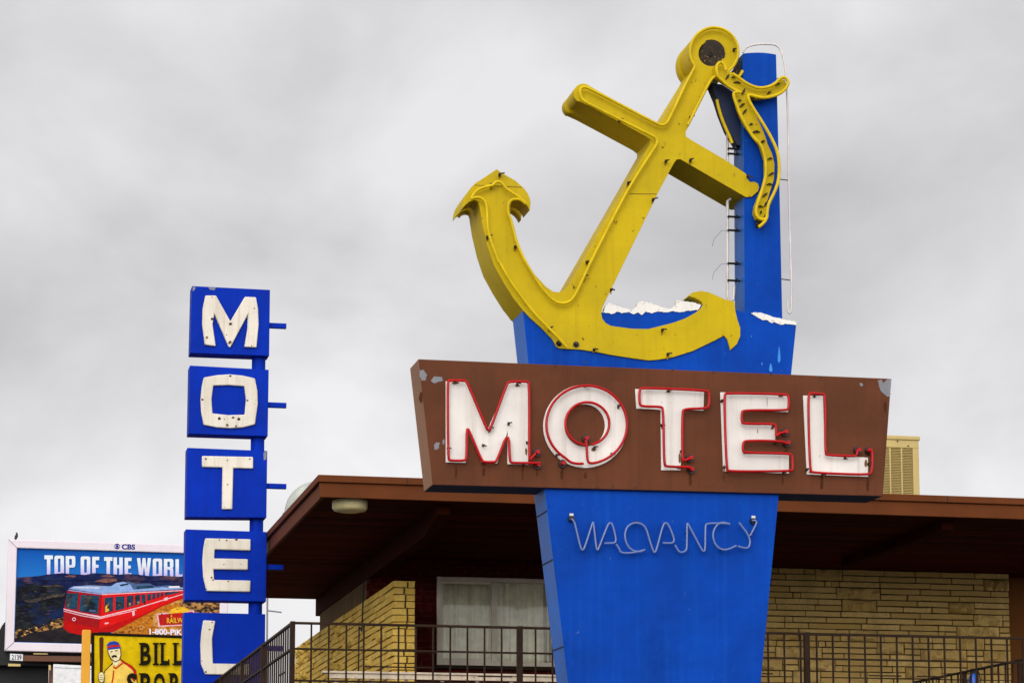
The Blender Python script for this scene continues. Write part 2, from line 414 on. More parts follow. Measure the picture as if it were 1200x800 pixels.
for d in ([(913, 404), (914.2, 412), (914.8, 421), (913.3, 425.5), (911.6, 424), (911.4, 419), (912.2, 411)], [(903.3, 424), (905, 431), (905.2, 435.5), (901.3, 435.2), (901.6, 430)], [(893, 423.5), (893.8, 427), (892.6, 428.5), (892, 426)], [(880.5, 392), (881.3, 395), (880, 395)]):
    plate('water_drop', [closed_smooth(d, 2)], YB-.004, .006, M['cyan'], pylon)

# mast
mo = [(872.9, 380), (871.8, 220), (870.6, 63)]+[(870.6+ (909.6-870.6)*t, 63-3.2*math.sin(math.pi*(t*.72+.02))+3.4*t) for t in [k/10 for k in range(1, 11)]]+[(913.6, 220), (917, 380)]
mast_b = MB(); mast_b.ppx([mo], YB+.004, .24, 0, 1); mast = mast_b.build('mast', [M['blue'], M['blue_side']], sign, bevel=.003)
# dead white outline tube on the street-right edge
tp = [(870.5, 62), (873, 57), (878, 54), (888.5, 51.8), (903, 51.8), (910, 53), (915, 58.5), (918.5, 70), (920.5, 82), (922.5, 112), (924, 160), (924.4, 230), (926, 280), (927.4, 330), (927.6, 360), (926.5, 367), (924, 366.5), (923, 361), (923.4, 352)]
t = MB(); t.tube(pxpath(smooth_path(tp), YB-.01), .0075); t.build('outline_tube', M['dead_tube'], mast)
for (xa, ya, xb, yb) in ((912.5, 210, 924.6, 211.5), (916, 327, 927.6, 328.5), (911, 92, 921, 92.5), (871, 62, 872, 59)):
    t = MB(); t.tube([P(xa, ya, YB+.05), P(xa, ya, YB-.005), P(xb, yb, YB-.004)], .004, 6); t.build('tube_clip', M['rust'], mast)
# white tube and black stand-offs along the mast's narrow side
XM = P(872, 250, YB+.004).x
def side(y, dx, dy): p = P(872, y, YB+.004); return Vector((p.x-dx, YB+.004+dy, p.z))
t = MB(); t.tube([side(228, .06, .13), side(231, .085, .13), side(300, .085, .13), side(344, .085, .13), side(349, .07, .13), side(347, .04, .13), side(330, .035, .13)], .011); t.build('outline_tube', M['dead_tube'], mast)
t = MB(); t.tube([side(118, .085, .13), side(150, .085, .13), side(190, .085, .13), side(196, .06, .13)], .011); t.build('outline_tube', M['dead_tube'], mast)
for y in (250, 266, 305, 325, 152, 158, 170, 176):
    t = MB(); t.tube([side(y, -.005, .11), side(y, .09, .11)], .008, 6); t.tube([side(y, .02, .105), side(y-.5, .035, .105)], .016, 8); t.build('stand_off', M['housing'], mast)
for y in (266, 305):
    a = side(y, .09, .12); t = MB(); t.tube([a, a+Vector((-.05, -.02, -.01)), a+Vector((-.1, 0, -.07)), a+Vector((-.11, .01, -.12))], .0013, 5); t.build('loose_wire', M['rust'], mast)

# ---- anchor
M['flake'] = plain('faded paint flake', (150, 118, 70), .8)
M['run'] = paint('rusty yellow stain', (150, 116, 8), .7, .3, .5, .6, (96, 66, 16), scale=4, spec=.1)
M['brown_run'] = paint('dark brown run', (78, 42, 24), .7, .3, .3, .3, (50, 30, 18), scale=3, spec=.05)
z3, z4, zf, z2, z1, z5b, zr, z4b = zm(580, 220, 4), zm(760, 220, 3.478), zm(520, 190, 6.667), zm(740, 10, 3.636), zm(520, 10, 3.333), zm(780, 20, 8), zm(820, 60, 6.667), zm(850, 150, 6.155)
fluke_l = zf([(280, 345), (268, 310), (240, 296), (200, 310), (168, 335), (146, 362), (150, 320), (162, 275), (190, 228), (215, 195), (250, 162), (290, 138), (330, 112), (375, 82), (414, 55), (455, 85), (520, 122), (560, 145), (600, 180), (632, 210), (655, 242), (672, 280), (679, 320), (672, 378), (655, 345), (635, 322), (612, 305), (590, 297), (565, 294), (545, 300), (528, 315), (520, 340), (520, 420), (530, 490), (545, 550), (580, 650), (650, 790)])
inner_l = [(627.5, 322.5), (640, 336), (648, 341.5), (656, 342.5), (662, 339.5), (667, 333.5)]
shank_l = [(700, 276.5), (740, 207), (762, 168.5), (762, 164), (757, 160)]
bar_l = [(720, 140), (690, 124), (679, 119)]+arc(683.5, 109.5, 11.4, 11.4, 125, 295, 12)+[(700, 106), (735, 125.5), (768, 143.5), (772, 144.5), (776, 142)]
ring = [(812, 84)]+arc(836.5, 60.8, 28.8, 28.8, 140, 432, 40)
shank_r = [(834.9, 90), (820, 121), (803.5, 155), (804, 160), (810, 164)]
bar_r = [(850, 187.5), (874, 203.5), (876.5, 210), (879, 213.3), (884, 213), (888.5, 215.3), (889.6, 219.5), (888.5, 224), (881, 230.5), (874, 231), (835, 208.5), (797, 186.5), (793, 187), (790, 191)]
shank_r2 = [(773.7, 221), (740, 290), (706, 360), (704.6, 367), (706, 373.5), (710, 378.5), (716, 381.7), (740, 385)]
fluke_r = z4([(0, 575), (100, 550), (150, 532), (190, 510), (212, 492), (222, 478), (215, 463), (192, 450), (165, 441), (178, 427), (212, 420), (245, 425), (280, 440), (315, 456), (350, 464), (354, 500), (362, 535), (374, 570), (374, 605), (360, 637), (333, 661), (328, 640), (322, 618), (308, 602), (270, 622), (180, 665), (100, 690), (40, 700), (0, 703)])
bot = [(740, 419.5), (715, 415.5), (697.5, 412), (680, 409.5), (662.5, 408.6), (655, 408), (651.5, 405.5), (647.5, 397.5), (635, 384.5), (622, 373), (612.5, 363), (602, 350), (590, 331), (578.5, 310), (571, 287.5), (565, 262), (562.5, 246)]
hole = arc(833.4, 63, 14.8, 14.8, 0, 345, 23)
anchor_outline = fluke_l+inner_l+shank_l+bar_l+ring+shank_r+bar_r+shank_r2+fluke_r+bot
# two sheet-metal faces back to back on a slightly smaller core, so barbs, bar end and ring step in between
fluke_core = [(562.5, 246), (561, 238), (556, 230), (556, 222), (567, 212), (582, 204), (597, 212), (607, 221), (607.5, 230), (600, 237), (598.5, 244)]+zf([(520, 420), (530, 490), (545, 550), (580, 650), (650, 790)])
bar_core = [(720, 140), (692, 125)]+arc(689, 112.5, 9.6, 9.6, 130, 290, 10)+[(705, 106.5), (735, 125.5), (768, 143.5), (772, 144.5), (776, 142)]
ring_core = [(812, 86)]+arc(836.5, 60.8, 25.2, 25.2, 145, 430, 36)
core_outline = fluke_core+inner_l+shank_l+bar_core+ring_core+shank_r+bar_r+shank_r2+fluke_r+bot
an = MB(); an.ppx([anchor_outline, hole], YA, .21)
cr = MB(); cr.prism([[P(x, y, YA)+Vector((0, .2105, 0)) for x, y in core_outline]], (0, .0745, 0))
rr_ = MB(); rr_.prism([[P(x, y, YA)+Vector((0, .2855, 0)) for x, y in anchor_outline]], (0, .085, 0))
anchor = an.build('anchor', [M['yellow']], sign, bevel=.006)
cr.build('core', M['yellow'], anchor); rr_.build('rear_face', M['yellow'], anchor, .005)
a = MB(); a.cyl(P(833.4, 63, YA+.014), P(833.4, 63, YA+.04), .1, 24); a.build('ring_plate', M['rust'], anchor)
a = MB(); a.cyl(P(832.6, 63.6, YA+.004), P(832.6, 63.6, YA+.02), .014, 12); a.build('ring_bolt', M['dark'], anchor)
for k, (x, y) in enumerate(((837, 65.5), (840, 64), (843, 64.6), (829.5, 66.5), (832, 71.5), (826, 71.2), (845, 66), (835, 54), (823, 60), (829, 57), (842, 72), (838, 66.6), (827, 66))):
    plate('paint_flake', [blotch(x, y, .5+.25*(k % 4), .4+.2*(k % 3), k+60)], YA+.0125, .0012, M['flake'], anchor)
YT = YA-.05
RT_ = .0105
tubes = [
    [(812, 83)]+arc(836.9, 60.6, 28.2, 28.2, 142, 445, 36)+[(833, 93), (820, 119), (806, 147)],
    [(812.5, 82), (800, 106), (784, 141), (780, 146), (774, 147.3), (757, 138.5), (720, 119), (690, 103.5), (685, 102), (681, 103), (679.5, 107.5), (681, 114), (684, 118.5), (700, 127), (730, 142), (757, 155.5), (768, 161), (770.3, 165), (769.5, 170), (760, 184), (737, 220), (710, 272), (688, 316), (678, 338), (672, 349), (667, 354), (657, 356), (648, 352), (638, 342), (625, 323), (612, 300), (604, 280), (599, 258)]+zf([(502, 400), (500, 360), (505, 325), (525, 298), (555, 288), (600, 292), (640, 325)]),
    zf([(640, 322), (600, 280), (560, 255), (520, 230), (485, 205), (462, 170), (430, 150), (400, 160), (385, 180), (350, 188), (300, 200), (255, 225), (228, 260), (214, 288), (235, 278), (270, 274), (300, 285), (325, 310), (337, 350), (340, 430), (344, 520), (365, 610), (400, 700), (435, 795)])+z3([(20, 345), (60, 420), (130, 520), (190, 595), (250, 655), (300, 705), (338, 748)]),
]
for tp in tubes:
    t = MB(); t.tube(pxpath(smooth_path(tp, 2), YT), RT_); t.build('neon_tube', M['yellow_tube'], anchor)
for tp in ([(537, 254.5), (540, 251), (545.5, 250), (550, 251.5), (554, 256), (556, 268)], [(559, 290), (564, 310), (573, 332), (585, 353), (600, 374.5)]):
    t = MB(); t.tube(pxpath(smooth_path(tp, 2), YA+.41), RT_); t.build('neon_tube', M['yellow_tube'], anchor)
for k, (x, y) in enumerate([(585.4, 205.7), (575.5, 217.7), (571, 279), (603.7, 290), (687.5, 307.5), (684, 325), (765, 235), (716, 340), (644, 386), (696, 410), (776, 387), (782.4, 415.4), (725.5, 142), (736, 215.5), (808.7, 188.7), (876, 207.5), (859.6, 59.5), (808.7, 139), (780, 190)]):
    c = P(x, y, YA); r_ = random.Random(k)
    t = MB(); t.tube([c, c+Vector((0, -.045, 0))], .007, 7); t.tube([c+Vector((-.018, -.04, 0)), c+Vector((r_.uniform(.012, .03), -.045, r_.uniform(-.012, .014)))], .005, 6)
    t.cyl(c+Vector((0, -.002, 0)), c+Vector((0, -.006, 0)), .010, 10); t.build('tube_support', M['clip'], anchor)
    if k not in (15, 16): plate('rust_run', [blotch(x-.3, y+r_.uniform(1, 3.5), r_.uniform(1.2, 2.6), r_.uniform(2, 4.5), k+300)], YA-.0012, .001, M['run'], anchor)
for x, y in ((655, 402.5), (675, 403.7)):
    c = P(x, y, YA); t = MB(); t.cyl(c+Vector((0, .01, 0)), c+Vector((0, -.004, 0)), .022, 14); t.build('electrode_hole', M['housing'], anchor)
    t = MB(); t.tube([c+Vector((0, -.004, 0)), c+Vector((.0, -.03, .005))], .012, 10); t.build('electrode', M['clip'], anchor)
# sheet joints scratched across the shank and fluke
for (xa, ya, xb, yb) in ((556, 217, 612, 219.5), (737, 227, 769, 227.5)):
    t = MB(); t.tube([P(xa, ya, YA-.0005), P(xb, yb, YA-.0005)], .002, 5); t.build('sheet_joint', M['clip'], anchor)

# ---- rope: an S of yellow channel with tubes along its edges, hung from the ring
crescent = zr([(115, 190), (118, 120), (140, 88), (175, 82), (200, 130), (250, 165), (300, 203), (370, 258), (450, 290), (530, 285), (590, 255), (630, 215), (665, 225), (678, 260), (650, 315), (590, 350), (500, 368), (440, 372), (385, 352), (345, 338), (250, 285), (180, 240)])
tail = zr([(270, 320), (372, 345), (380, 380), (440, 500), (500, 630), (525, 700)])+z4b([(305, 115), (340, 190), (356, 260), (352, 370), (320, 470), (297, 545), (300, 610), (300, 650), (265, 668), (225, 655), (208, 610), (215, 560), (250, 470), (270, 430), (290, 340), (287, 225), (250, 115)])+zr([(350, 565), (300, 450)])
b = MB(); b.ppx([crescent], YA-.06, .05); b.ppx([tail], YA-.056, .05)
rope = b.build('rope', M['yellow'], sign, bevel=.003)
YRT = YA-.11
rt = [zr([(115, 188), (150, 200), (205, 175), (160, 190)][:0] + [(140, 190), (128, 140), (140, 98), (170, 85), (195, 110), (205, 150)]),
      zr([(255, 175), (300, 205), (370, 258), (450, 290), (530, 285), (590, 255), (635, 207), (665, 205), (690, 232), (688, 268), (655, 315), (590, 350), (500, 368), (440, 355), (390, 340), (372, 352), (400, 420), (470, 525), (545, 650), (580, 720)])+z4b([(368, 150), (388, 230), (388, 370), (355, 465), (312, 545), (302, 600), (300, 650), (272, 690), (240, 715)]),
      zr([(135, 190), (180, 235), (235, 285), (320, 325)]),
      zr([(300, 320), (262, 325), (270, 370), (300, 455), (350, 565), (425, 685)])+z4b([(255, 115), (290, 220), (294, 340), (270, 435), (228, 555), (218, 605), (232, 645), (262, 662), (295, 655)])]
for tp in rt:
    t = MB(); t.tube(pxpath(smooth_path(tp, 2), YRT), .0115); t.build('neon_tube', M['yellow_tube'], rope)
for k, (x, y) in enumerate(zr([(215, 205), (290, 250), (340, 320), (410, 375), (310, 390), (330, 425), (350, 475), (400, 575), (440, 635), (490, 710), (540, 330), (605, 262), (490, 378), (270, 205)])+z4b([(225, 30), (270, 100), (320, 225), (330, 335), (318, 410), (285, 485), (290, 550), (250, 570), (255, 610), (285, 640)])):
    c = P(x, y, YA-.06); r_ = random.Random(k); an_ = r_.uniform(-.2, 1.2); L = r_.uniform(.012, .03)
    t = MB(); t.tube([c+Vector((-L*math.cos(an_), -.004, -L*math.sin(an_))), c+Vector((0, -.012, .004)), c+Vector((L*math.cos(an_), -.004, L*math.sin(an_)))], [.003, .008, .003], 6); t.build('tube_support', M['clip'], rope)
c = P(889, 263.5, YB); t = MB(); t.cyl(c+Vector((0, .01, 0)), c+Vector((0, -.03, 0)), .026, 14); t.build('electrode', M['rust'], rope)
# steel bracket between ring and mast, with the rope of the far face behind it
gz = [(832, 97), (846, 99), (860, 108), (868, 120), (873, 150), (872, 172), (864, 170), (853, 152), (845, 132), (840, 116)]
b = MB(); b.ppx([gz], YB+.07, .1); br = b.build('bracket', M['navy'], sign, .004)
b = MB(); b.ppx([[(857, 86), (871, 68), (872, 95), (862, 96)]], YB+.06, .14); b.build('brace_plate', M['rust'], br)
t = MB(); t.tube(pxpath(smooth_path([(840, 117), (842.5, 129), (848, 145), (855, 160), (858, 168)], 2), YB+.055), .012); t.build('neon_tube', M['yellow_tube'], br)
t = MB(); t.tube(pxpath(smooth_path([(861, 92), (866, 90), (869, 86), (870, 83)], 2), YB-.0), .011); t.build('neon_tube', M['yellow_tube'], br)

# ---- brown cabinet
fr = [P(490, 420.5, YS), P(1044.8, 443.5, YS), P(1034.6, 581.3, YS), P(506.8, 568, YS)]
bk = [p+Vector((0, .33, 0)) for p in fr]
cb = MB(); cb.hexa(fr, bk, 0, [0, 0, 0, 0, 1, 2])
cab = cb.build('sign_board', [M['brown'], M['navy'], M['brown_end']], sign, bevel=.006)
cab.data.polygons  # front, back, four sides
for pts_ in (z5([(86, 130), (100, 128), (118, 150), (112, 175), (95, 178), (84, 155)]), z5([(135, 175), (152, 158), (185, 160), (190, 178), (168, 184), (148, 190)]), z5([(148, 470), (160, 455), (176, 460), (170, 485), (155, 492)]), z5([(188, 450), (196, 442), (197, 466), (190, 470)]),
             z6([(990, 88), (1004, 84), (1012, 98), (1030, 82), (1044, 82), (1040, 150), (1028, 154), (1000, 128)]), z6([(915, 102), (925, 98), (931, 106), (922, 112)])):
    plate('bare_patch', [rough(pts_, .5, .9, len(pts_))], YS-.0015, .003, M['bare'], cab)
letters = {
    'M': [z5([(203, 180), (297, 180), (394, 396), (487, 186), (579, 188), (577, 558), (482, 556), (484, 408), (436, 553), (366, 548), (299, 398), (294, 550), (203, 548)])],
    'O': [z5(arc(836, 384, 191, 189, 0, 354, 59)), z5(arc(833, 381, 92, 96, 0, 351, 39))],
    'T': [z6([(15, 122), (292, 130), (290, 209), (204, 206), (198, 449), (120, 448), (117, 206), (20, 201)])],
    'E': [z6([(357, 135), (631, 144), (630, 215), (441, 209), (442, 263), (576, 266), (579, 331), (452, 332), (449, 383), (633, 386), (633, 462), (369, 452)])],
    'L': [z6([(690, 148), (770, 150), (777, 388), (951, 397), (951, 475), (705, 465)])]}
M['stain'] = paint('rust stain', (112, 78, 44), .8, .4, .5, .6, (60, 36, 18), scale=4)
M['stain_pale'] = paint('pale dirt stain', (176, 158, 128), .8, .3, .5, .3, (120, 90, 60), scale=4)
lob = {}
for ch, lp in letters.items(): lob[ch] = plate('letter', lp, YS-.008, .012, M['white_letter'], cab, .002)
for k, (ch, x, y, rx, ry, mt) in enumerate([('M',)+q+('stain',) for q in [(*z5([(245, 188)])[0], 3.4, 1.6), (*z5([(527, 200)])[0], 2.6, 1.5), (*z5([(400, 404)])[0], 1.6, 2.2), (*z5([(568, 500)])[0], 1.2, 4.5), (*z5([(212, 500)])[0], .8, 4), (*z5([(380, 545)])[0], 3, 1), (*z5([(540, 552)])[0], 4, .9)]]
        +[('O',)+q+('stain',) for q in [(*z5([(872, 490)])[0], 3, 2.4), (*z5([(958, 508)])[0], 2.6, 1.4), (*z5([(985, 300)])[0], 1.3, 1.8), (*z5([(833, 204)])[0], 2.4, 1)]]
        +[('T',)+q+('stain',) for q in [(*z6([(148, 132)])[0], 2.6, 1.2), (*z6([(194, 400)])[0], 1.2, 7), (*z6([(190, 440)])[0], 2.6, 1.2), (*z6([(122, 275)])[0], .8, 2.4)]]
        +[('E',)+q+('stain',) for q in [(*z6([(600, 150)])[0], 2.4, 1.2), (*z6([(372, 440)])[0], 1, 3.4), (*z6([(612, 457)])[0], 2.6, 1), (*z6([(566, 278)])[0], 1.8, 2), (*z6([(545, 172)])[0], .35, 6), (*z6([(507, 290)])[0], .35, 2.6)]]
        +[('L',)+q+('stain',) for q in [(*z6([(735, 153)])[0], 2.4, 1.2), (*z6([(942, 422)])[0], 1.6, 4), (*z6([(858, 402)])[0], 2.6, 1), (*z6([(766, 470)])[0], 2.4, .9), (*z6([(720, 455)])[0], 2, 1.2)]]):
    plate('rust_stain', [blotch(x, y, rx*1.3, ry*1.25, k)], YS-.0095, .001, M[mt], lob[ch])
red = [z5([(632, 551), (520, 550), (500, 549), (493, 538), (488, 400), (434, 541), (424, 547), (376, 546), (366, 540), (306, 396), (298, 396), (297, 530), (290, 540), (222, 540), (214, 532), (211, 184), (218, 176), (290, 177), (300, 184), (388, 396), (397, 403), (406, 396), (480, 192), (490, 182), (572, 181), (582, 190), (581, 535), (586, 535), (612, 507)]),
       z5([(838, 445), (842, 480), (845, 540), (856, 552)]+arc(842, 377, 183, 177, 80, -238, 44)+[(770, 549), (800, 554), (828, 553)]),
       z5(arc(845, 372, 100, 97, 95, 440, 34)),
       z6([(240, 400), (215, 408), (204, 412), (204, 216), (212, 202), (300, 200), (312, 190), (313, 136), (302, 128), (44, 117), (32, 124), (32, 182), (42, 192), (118, 193), (128, 201), (131, 424), (140, 434), (247, 435), (240, 448)]),
       z6([(616, 296), (590, 300), (581, 318), (581, 270), (572, 262), (452, 262), (443, 254), (443, 216), (454, 207), (622, 208), (632, 200), (632, 150), (620, 143), (382, 138), (372, 147), (382, 444), (392, 453), (640, 452), (650, 444), (646, 390), (636, 381), (456, 378), (447, 370), (448, 338), (460, 329), (608, 331), (625, 342)]),
       z6([(908, 368), (905, 388), (895, 392), (788, 388), (778, 380), (779, 150), (770, 142), (720, 138), (709, 147), (717, 450), (728, 458), (952, 467), (967, 456), (969, 376), (960, 366), (948, 370)])]
for tp in red:
    t = MB(); t.tube(pxpath(smooth_path(tp, 2), YS-.055), .0094); t.build('neon_tube', M['red_tube'], cab)
for x, y in z5([(614, 505), (617, 562), (836, 442), (730, 555)])+z6([(232, 402), (237, 447), (613, 297), (622, 341), (906, 370), (951, 372)]):
    c = P(x, y, YS); t = MB(); n_ = 16
    t.tube([c+Vector((0, .004, 0)), c+Vector((0, -.02, 0))], [.028, .028], n_); t.tube([c+Vector((0, -.0195, 0)), c+Vector((0, -.058, 0))], [.0165, .0135], n_, 1)
    t.build('electrode', [M['housing'], M['red_tube']], cab)
for k, (x, y) in enumerate(z5([(245, 182), (527, 192), (212, 492), (375, 550), (552, 560), (405, 392), (487, 376), (372, 473), (570, 462), (836, 200), (985, 295), (955, 515), (876, 484), (705, 518)])+z6([(147, 130), (120, 270), (198, 375), (600, 146), (362, 172), (370, 440), (608, 460), (570, 272), (575, 340), (735, 148), (703, 448), (765, 468), (858, 397), (950, 425)])):
    c = P(x, y, YS-.008); r_ = random.Random(k+50); t = MB()
    t.tube([c+Vector((0, .006, 0)), c+Vector((0, -.042, 0))], .005, 6); t.tube([c+Vector((-.016, -.04, .004)), c+Vector((.018, -.038, r_.uniform(-.008, .008)))], .0045, 6)
    t.cyl(c+Vector((0, .001, 0)), c+Vector((0, -.004, 0)), r_.uniform(.006, .011), 8); t.build('tube_support', M['clip'], cab)
for k, (x, y) in enumerate(z5([(617, 590), (375, 585), (730, 590), (552, 590), (836, 600), (90, 250), (250, 590)])+z6([(237, 475), (622, 370), (608, 485), (765, 495), (950, 500), (370, 475), (1020, 190)])):
    plate('dirt_run', [blotch(x, y+1.5, 1.5+.5*(k % 3), 5+2*(k % 4), k+500)], YS-.0012, .001, M['brown_run'], cab)
for (x, y) in z5([(835, 95), (890, 660), (960, 655), (700, 110), (1060, 662)])+z6([(165, 45), (330, 55), (760, 75), (560, 62)]):
    c = P(x, y, YS); t = MB(); t.cyl(c+Vector((0, .002, 0)), c+Vector((0, -.004, 0)), .007, 8); t.build('rivet', M['clip'], cab)

# ---- VACANCY, bent from clear unlit glass
zv = zm(650, 590, 4.8)
vac = [[(92, 85), (108, 95), (118, 130), (145, 245), (155, 262), (168, 250), (214, 103), (218, 103), (234, 250), (240, 262), (248, 250), (298, 118), (312, 105), (326, 116), (345, 195), (342, 216), (330, 221), (280, 222)],
       [(345, 226), (362, 250), (372, 275), (410, 277), (455, 273), (508, 258)],
       [(508, 258), (475, 272), (435, 262), (405, 230), (393, 180), (403, 135), (430, 112), (460, 106), (492, 114), (515, 138), (535, 210), (556, 270), (562, 274), (572, 262), (608, 122), (624, 104), (640, 116), (672, 192), (670, 216), (655, 222), (608, 220)],
       [(676, 230), (695, 265), (712, 275), (738, 265), (744, 245), (744, 110), (748, 108), (830, 264), (840, 268), (847, 255), (847, 122), (856, 112), (900, 109), (984, 112)],
       [(984, 116), (955, 103), (920, 110), (895, 145), (889, 185), (902, 228), (935, 258), (975, 258), (1022, 235)],
       [(1030, 238), (1075, 252), (1098, 240), (1098, 185), (1036, 105)], [(1098, 180), (1110, 160), (1138, 105), (1128, 92), (1112, 95)]]
for tp in vac:
    t = MB(); t.tube(pxpath(smooth_path(zv(tp), 2), YB-.05), .0072); t.build('vacancy_tube', M['clear_tube'], pylon)
for x, y in zv([(90, 85), (1112, 98)]):
    c = P(x, y, YB); t = MB(); t.tube([c+Vector((0, .004, 0)), c+Vector((0, -.03, 0))], .022, 14); t.build('electrode', M['housing'], pylon)
    t = MB(); t.box(c.x-.016, c.x+.012, c.y-.034, c.y-.03, c.z+.018, c.z+.034); t.build('electrode_cap', M['dead_tube'], pylon)
for x, y in zv([(243, 240), (450, 108), (735, 165), (930, 260), (1098, 165)]):
    c = P(x, y, YB); t = MB(); t.tube([c, c+Vector((0, -.045, 0))], .005, 6); t.tube([c+Vector((-.012, -.045, 0)), c+Vector((.012, -.045, .004))], .006, 6); t.build('tube_support', M['rust'], pylon)

# ================================================================== TALL PANEL SIGN
b0 = P(300, 700, YP); ps = thing('panel_sign', (b0.x, YP+.14, 0), 'vertical sign of five stacked square blue panels with white letters on a blue pole', 'sign')
ctr = P(301, 560, YP); pm = MB(); zt = P(300, 360, YP).z
pm.cyl((ctr.x+.02, YP+.16, 0), (ctr.x+.02, YP+.16, zt), .082, 24); pm.build('pole', M['sign_blue'], ps)
panels = [[(225, 335), (316.5, 339.5), (315.5, 417), (223, 413.5)], [(222.5, 428), (315, 433), (313.8, 511), (221, 508)], [(219.5, 524.3), (313.3, 528), (312.3, 606.3), (218.2, 605.5)],
          [(217.6, 619.7), (312.6, 622.8), (311.8, 704.5), (216.6, 702.5)], [(215.7, 717), (311, 719), (310.2, 801.5), (214.3, 800)]]
za, zb = zm(200, 320, 4), zm(200, 500, 2.6667)
plet = [[za([(163, 104), (213, 104), (280, 225), (348, 110), (400, 112), (410, 165), (413, 240), (403, 348), (345, 345), (360, 260), (362, 195), (280, 348), (272, 345), (205, 192), (197, 240), (212, 342), (160, 335), (148, 240), (150, 165)])],
        [za([(155, 488), (215, 477), (275, 473), (340, 479), (395, 492), (407, 550), (409, 610), (396, 708), (340, 722), (280, 726), (215, 722), (155, 710), (143, 650), (140, 590), (146, 530)]), za([(200, 526), (270, 524), (345, 529), (353, 590), (347, 662), (270, 664), (196, 656), (192, 590)])],
        [zb([(98, 90), (258, 93), (258, 130), (196, 128), (193, 257), (160, 257), (162, 126), (98, 125)])],
        [zb([(108, 347), (250, 350), (250, 386), (138, 382), (136, 410), (242, 412), (242, 446), (134, 444), (136, 477), (250, 479), (249, 515), (112, 512), (102, 470), (99, 420), (102, 380)])],
        [zb([(102, 603), (140, 605), (130, 660), (132, 738), (246, 740), (245, 775), (108, 772), (95, 740), (93, 680), (96, 640)])]]
for k, (q, lp, sy) in enumerate(zip(panels, plet, (381, 474, 569, 664, 759))):
    f4 = [P(x, y, YP) for x, y in q]; m_ = MB(); m_.hexa(f4, [p+Vector((0, .26, 0)) for p in f4]); pn = m_.build('letter_panel', M['sign_blue'], ps, .006)
    lo = MB(); lo.ppx(lp, YP-.035, .04); lt_ = lo.build('letter', M['white_plastic'], pn, .012)
    spots = [za([(280, 238, ), (262, 288), (277, 325), (392, 165), (195, 112), (170, 300), (195, 215), (165, 335), (380, 340)]), za([(228, 680), (252, 684), (293, 677), (318, 683), (265, 712), (305, 716), (280, 482), (148, 592), (400, 594), (360, 596)]), zb([(110, 100), (178, 104), (247, 100), (168, 250), (178, 180)]),
             zb([(152, 352), (175, 354), (205, 352), (132, 478), (128, 470), (180, 482), (112, 505), (220, 428)]), zb([(130, 610), (122, 632), (97, 730), (110, 765), (180, 765)])][k]
    for k2, (x_, y_) in enumerate(spots):
        r_ = random.Random(k*20+k2); u_ = r_.uniform(.6, 2.3)
        plate('rust_stain', [blotch(x_, y_, u_, u_*r_.uniform(.6, 1.1), k*20+k2)], YP-.0362, .0008, M['stain' if k2 % 3 else 'rust'], lt_)
    # narrow trim lip round the panel face, peeled corner on some
    if k == 0:
        plate('bare_patch', [za([(176, 66), (212, 68), (205, 80), (185, 78)])], YP-.002, .004, M['bare'], pn); plate('bare_patch', [za([(103, 64), (118, 66), (110, 82), (103, 85)])], YP-.002, .004, M['bare'], pn)
    if k == 2: plate('bare_patch', [zb([(290, 80), (300, 74), (299, 100), (291, 105)])], YP-.002, .004, M['bare'], pn)
    s0 = P(310, sy, YP+.1); s1 = P(335.5 if k < 3 else 332, sy, YP+.1)
    sb = MB(); sb.box(s0.x, s1.x, YP+.08, YP+.14, s0.z-.03, s0.z+.03); sb.build('bracket_arm', M['sign_blue'], ps, .004)

# ================================================================== MOTEL BUILDING
cF = P(375, 556, YF)                                              # outer top corner of the eave
XL = cF.x; ZT = cF.z; ZS = P(382, 580.5, YF).z                    # eave top and soffit levels
XC = P(462, 680, yat(462, 680, 28.9)).x+.05                                            # front-left corner of the walls
ZFLOOR = P(343, 728, YR).z-1.03
XR = 14.0                                                         # runs on past the right of the frame
YBK = YF+9.6
for _ in range(60):                                               # back eave where the photo's far soffit edge is
    if proj((XL, YBK, ZS))[1] < 696.5: YBK += .05
    else: break
bld = thing('motel_building', (XC, YW, 0), 'two storey motel block with deep brown flat eaves, tan stone walls and a curtained window', 'building')
rf = MB(); rf.box(XL+.06, XR, YF+.06, YBK-.02, ZS+.012, ZT-.03); roof = rf.build('roof', M['tar'], bld)
sf = MB(); sf.box(XL+.03, XR, YF+.03, YBK-.01, ZS, ZS+.011); sf.build('soffit', M['soffit'], roof)
f = MB()
zmid = ZT-.075
f.box(XL+.0, XR, YF+.02, YF+.055, ZS-.012, zmid); f.box(XL+.018, XL+.055, YF+.056, YBK, ZS-.012, zmid)
f.build('fascia_board', M['fascia'], roof, .004)
f = MB(); f.box(XL-.02, XR, YF-.012, YF+.058, zmid+.002, ZT); f.box(XL-.02, XL+.058, YF+.06, YBK, zmid+.002, ZT); f.build('roof_edge', M['fascia'], roof, .006)
# joints in the metal edge and the small pipe along its lower lip on the right
for x_, y_ in ((477, 562), (1030, 588), (1110, 589)):
    c = P(x_, y_, YF); j = MB(); j.box(c.x-.004, c.x+.004, YF-.0155, YF-.0125, zmid+.004, ZT-.002); j.build('edge_joint', M['dark'], roof)
# timber beams that carry the eave, their ends cut on the slant
def beam(x, w=.14, d=.24, ye=None):
    b = MB(); y0 = YF+.35; YBE = YBK-.05 if ye is None else ye
    b.prism([[(x, y0, ZS-.002), (x, y0+.02, ZS-.1), (x, y0+.75, ZS-d), (x, YBE, ZS-d), (x, YBE, ZS-.002)]], (w, 0, 0)); b.build('eave_beam', M['beam'], roof, .006)
beam(XC-.02); beam(P(1098, 606, YF+.5).x, .14, .12, YW-1.3); beam((XC+P(1098, 606, YF+.5).x)/2, .14, .12, YW-1.3)
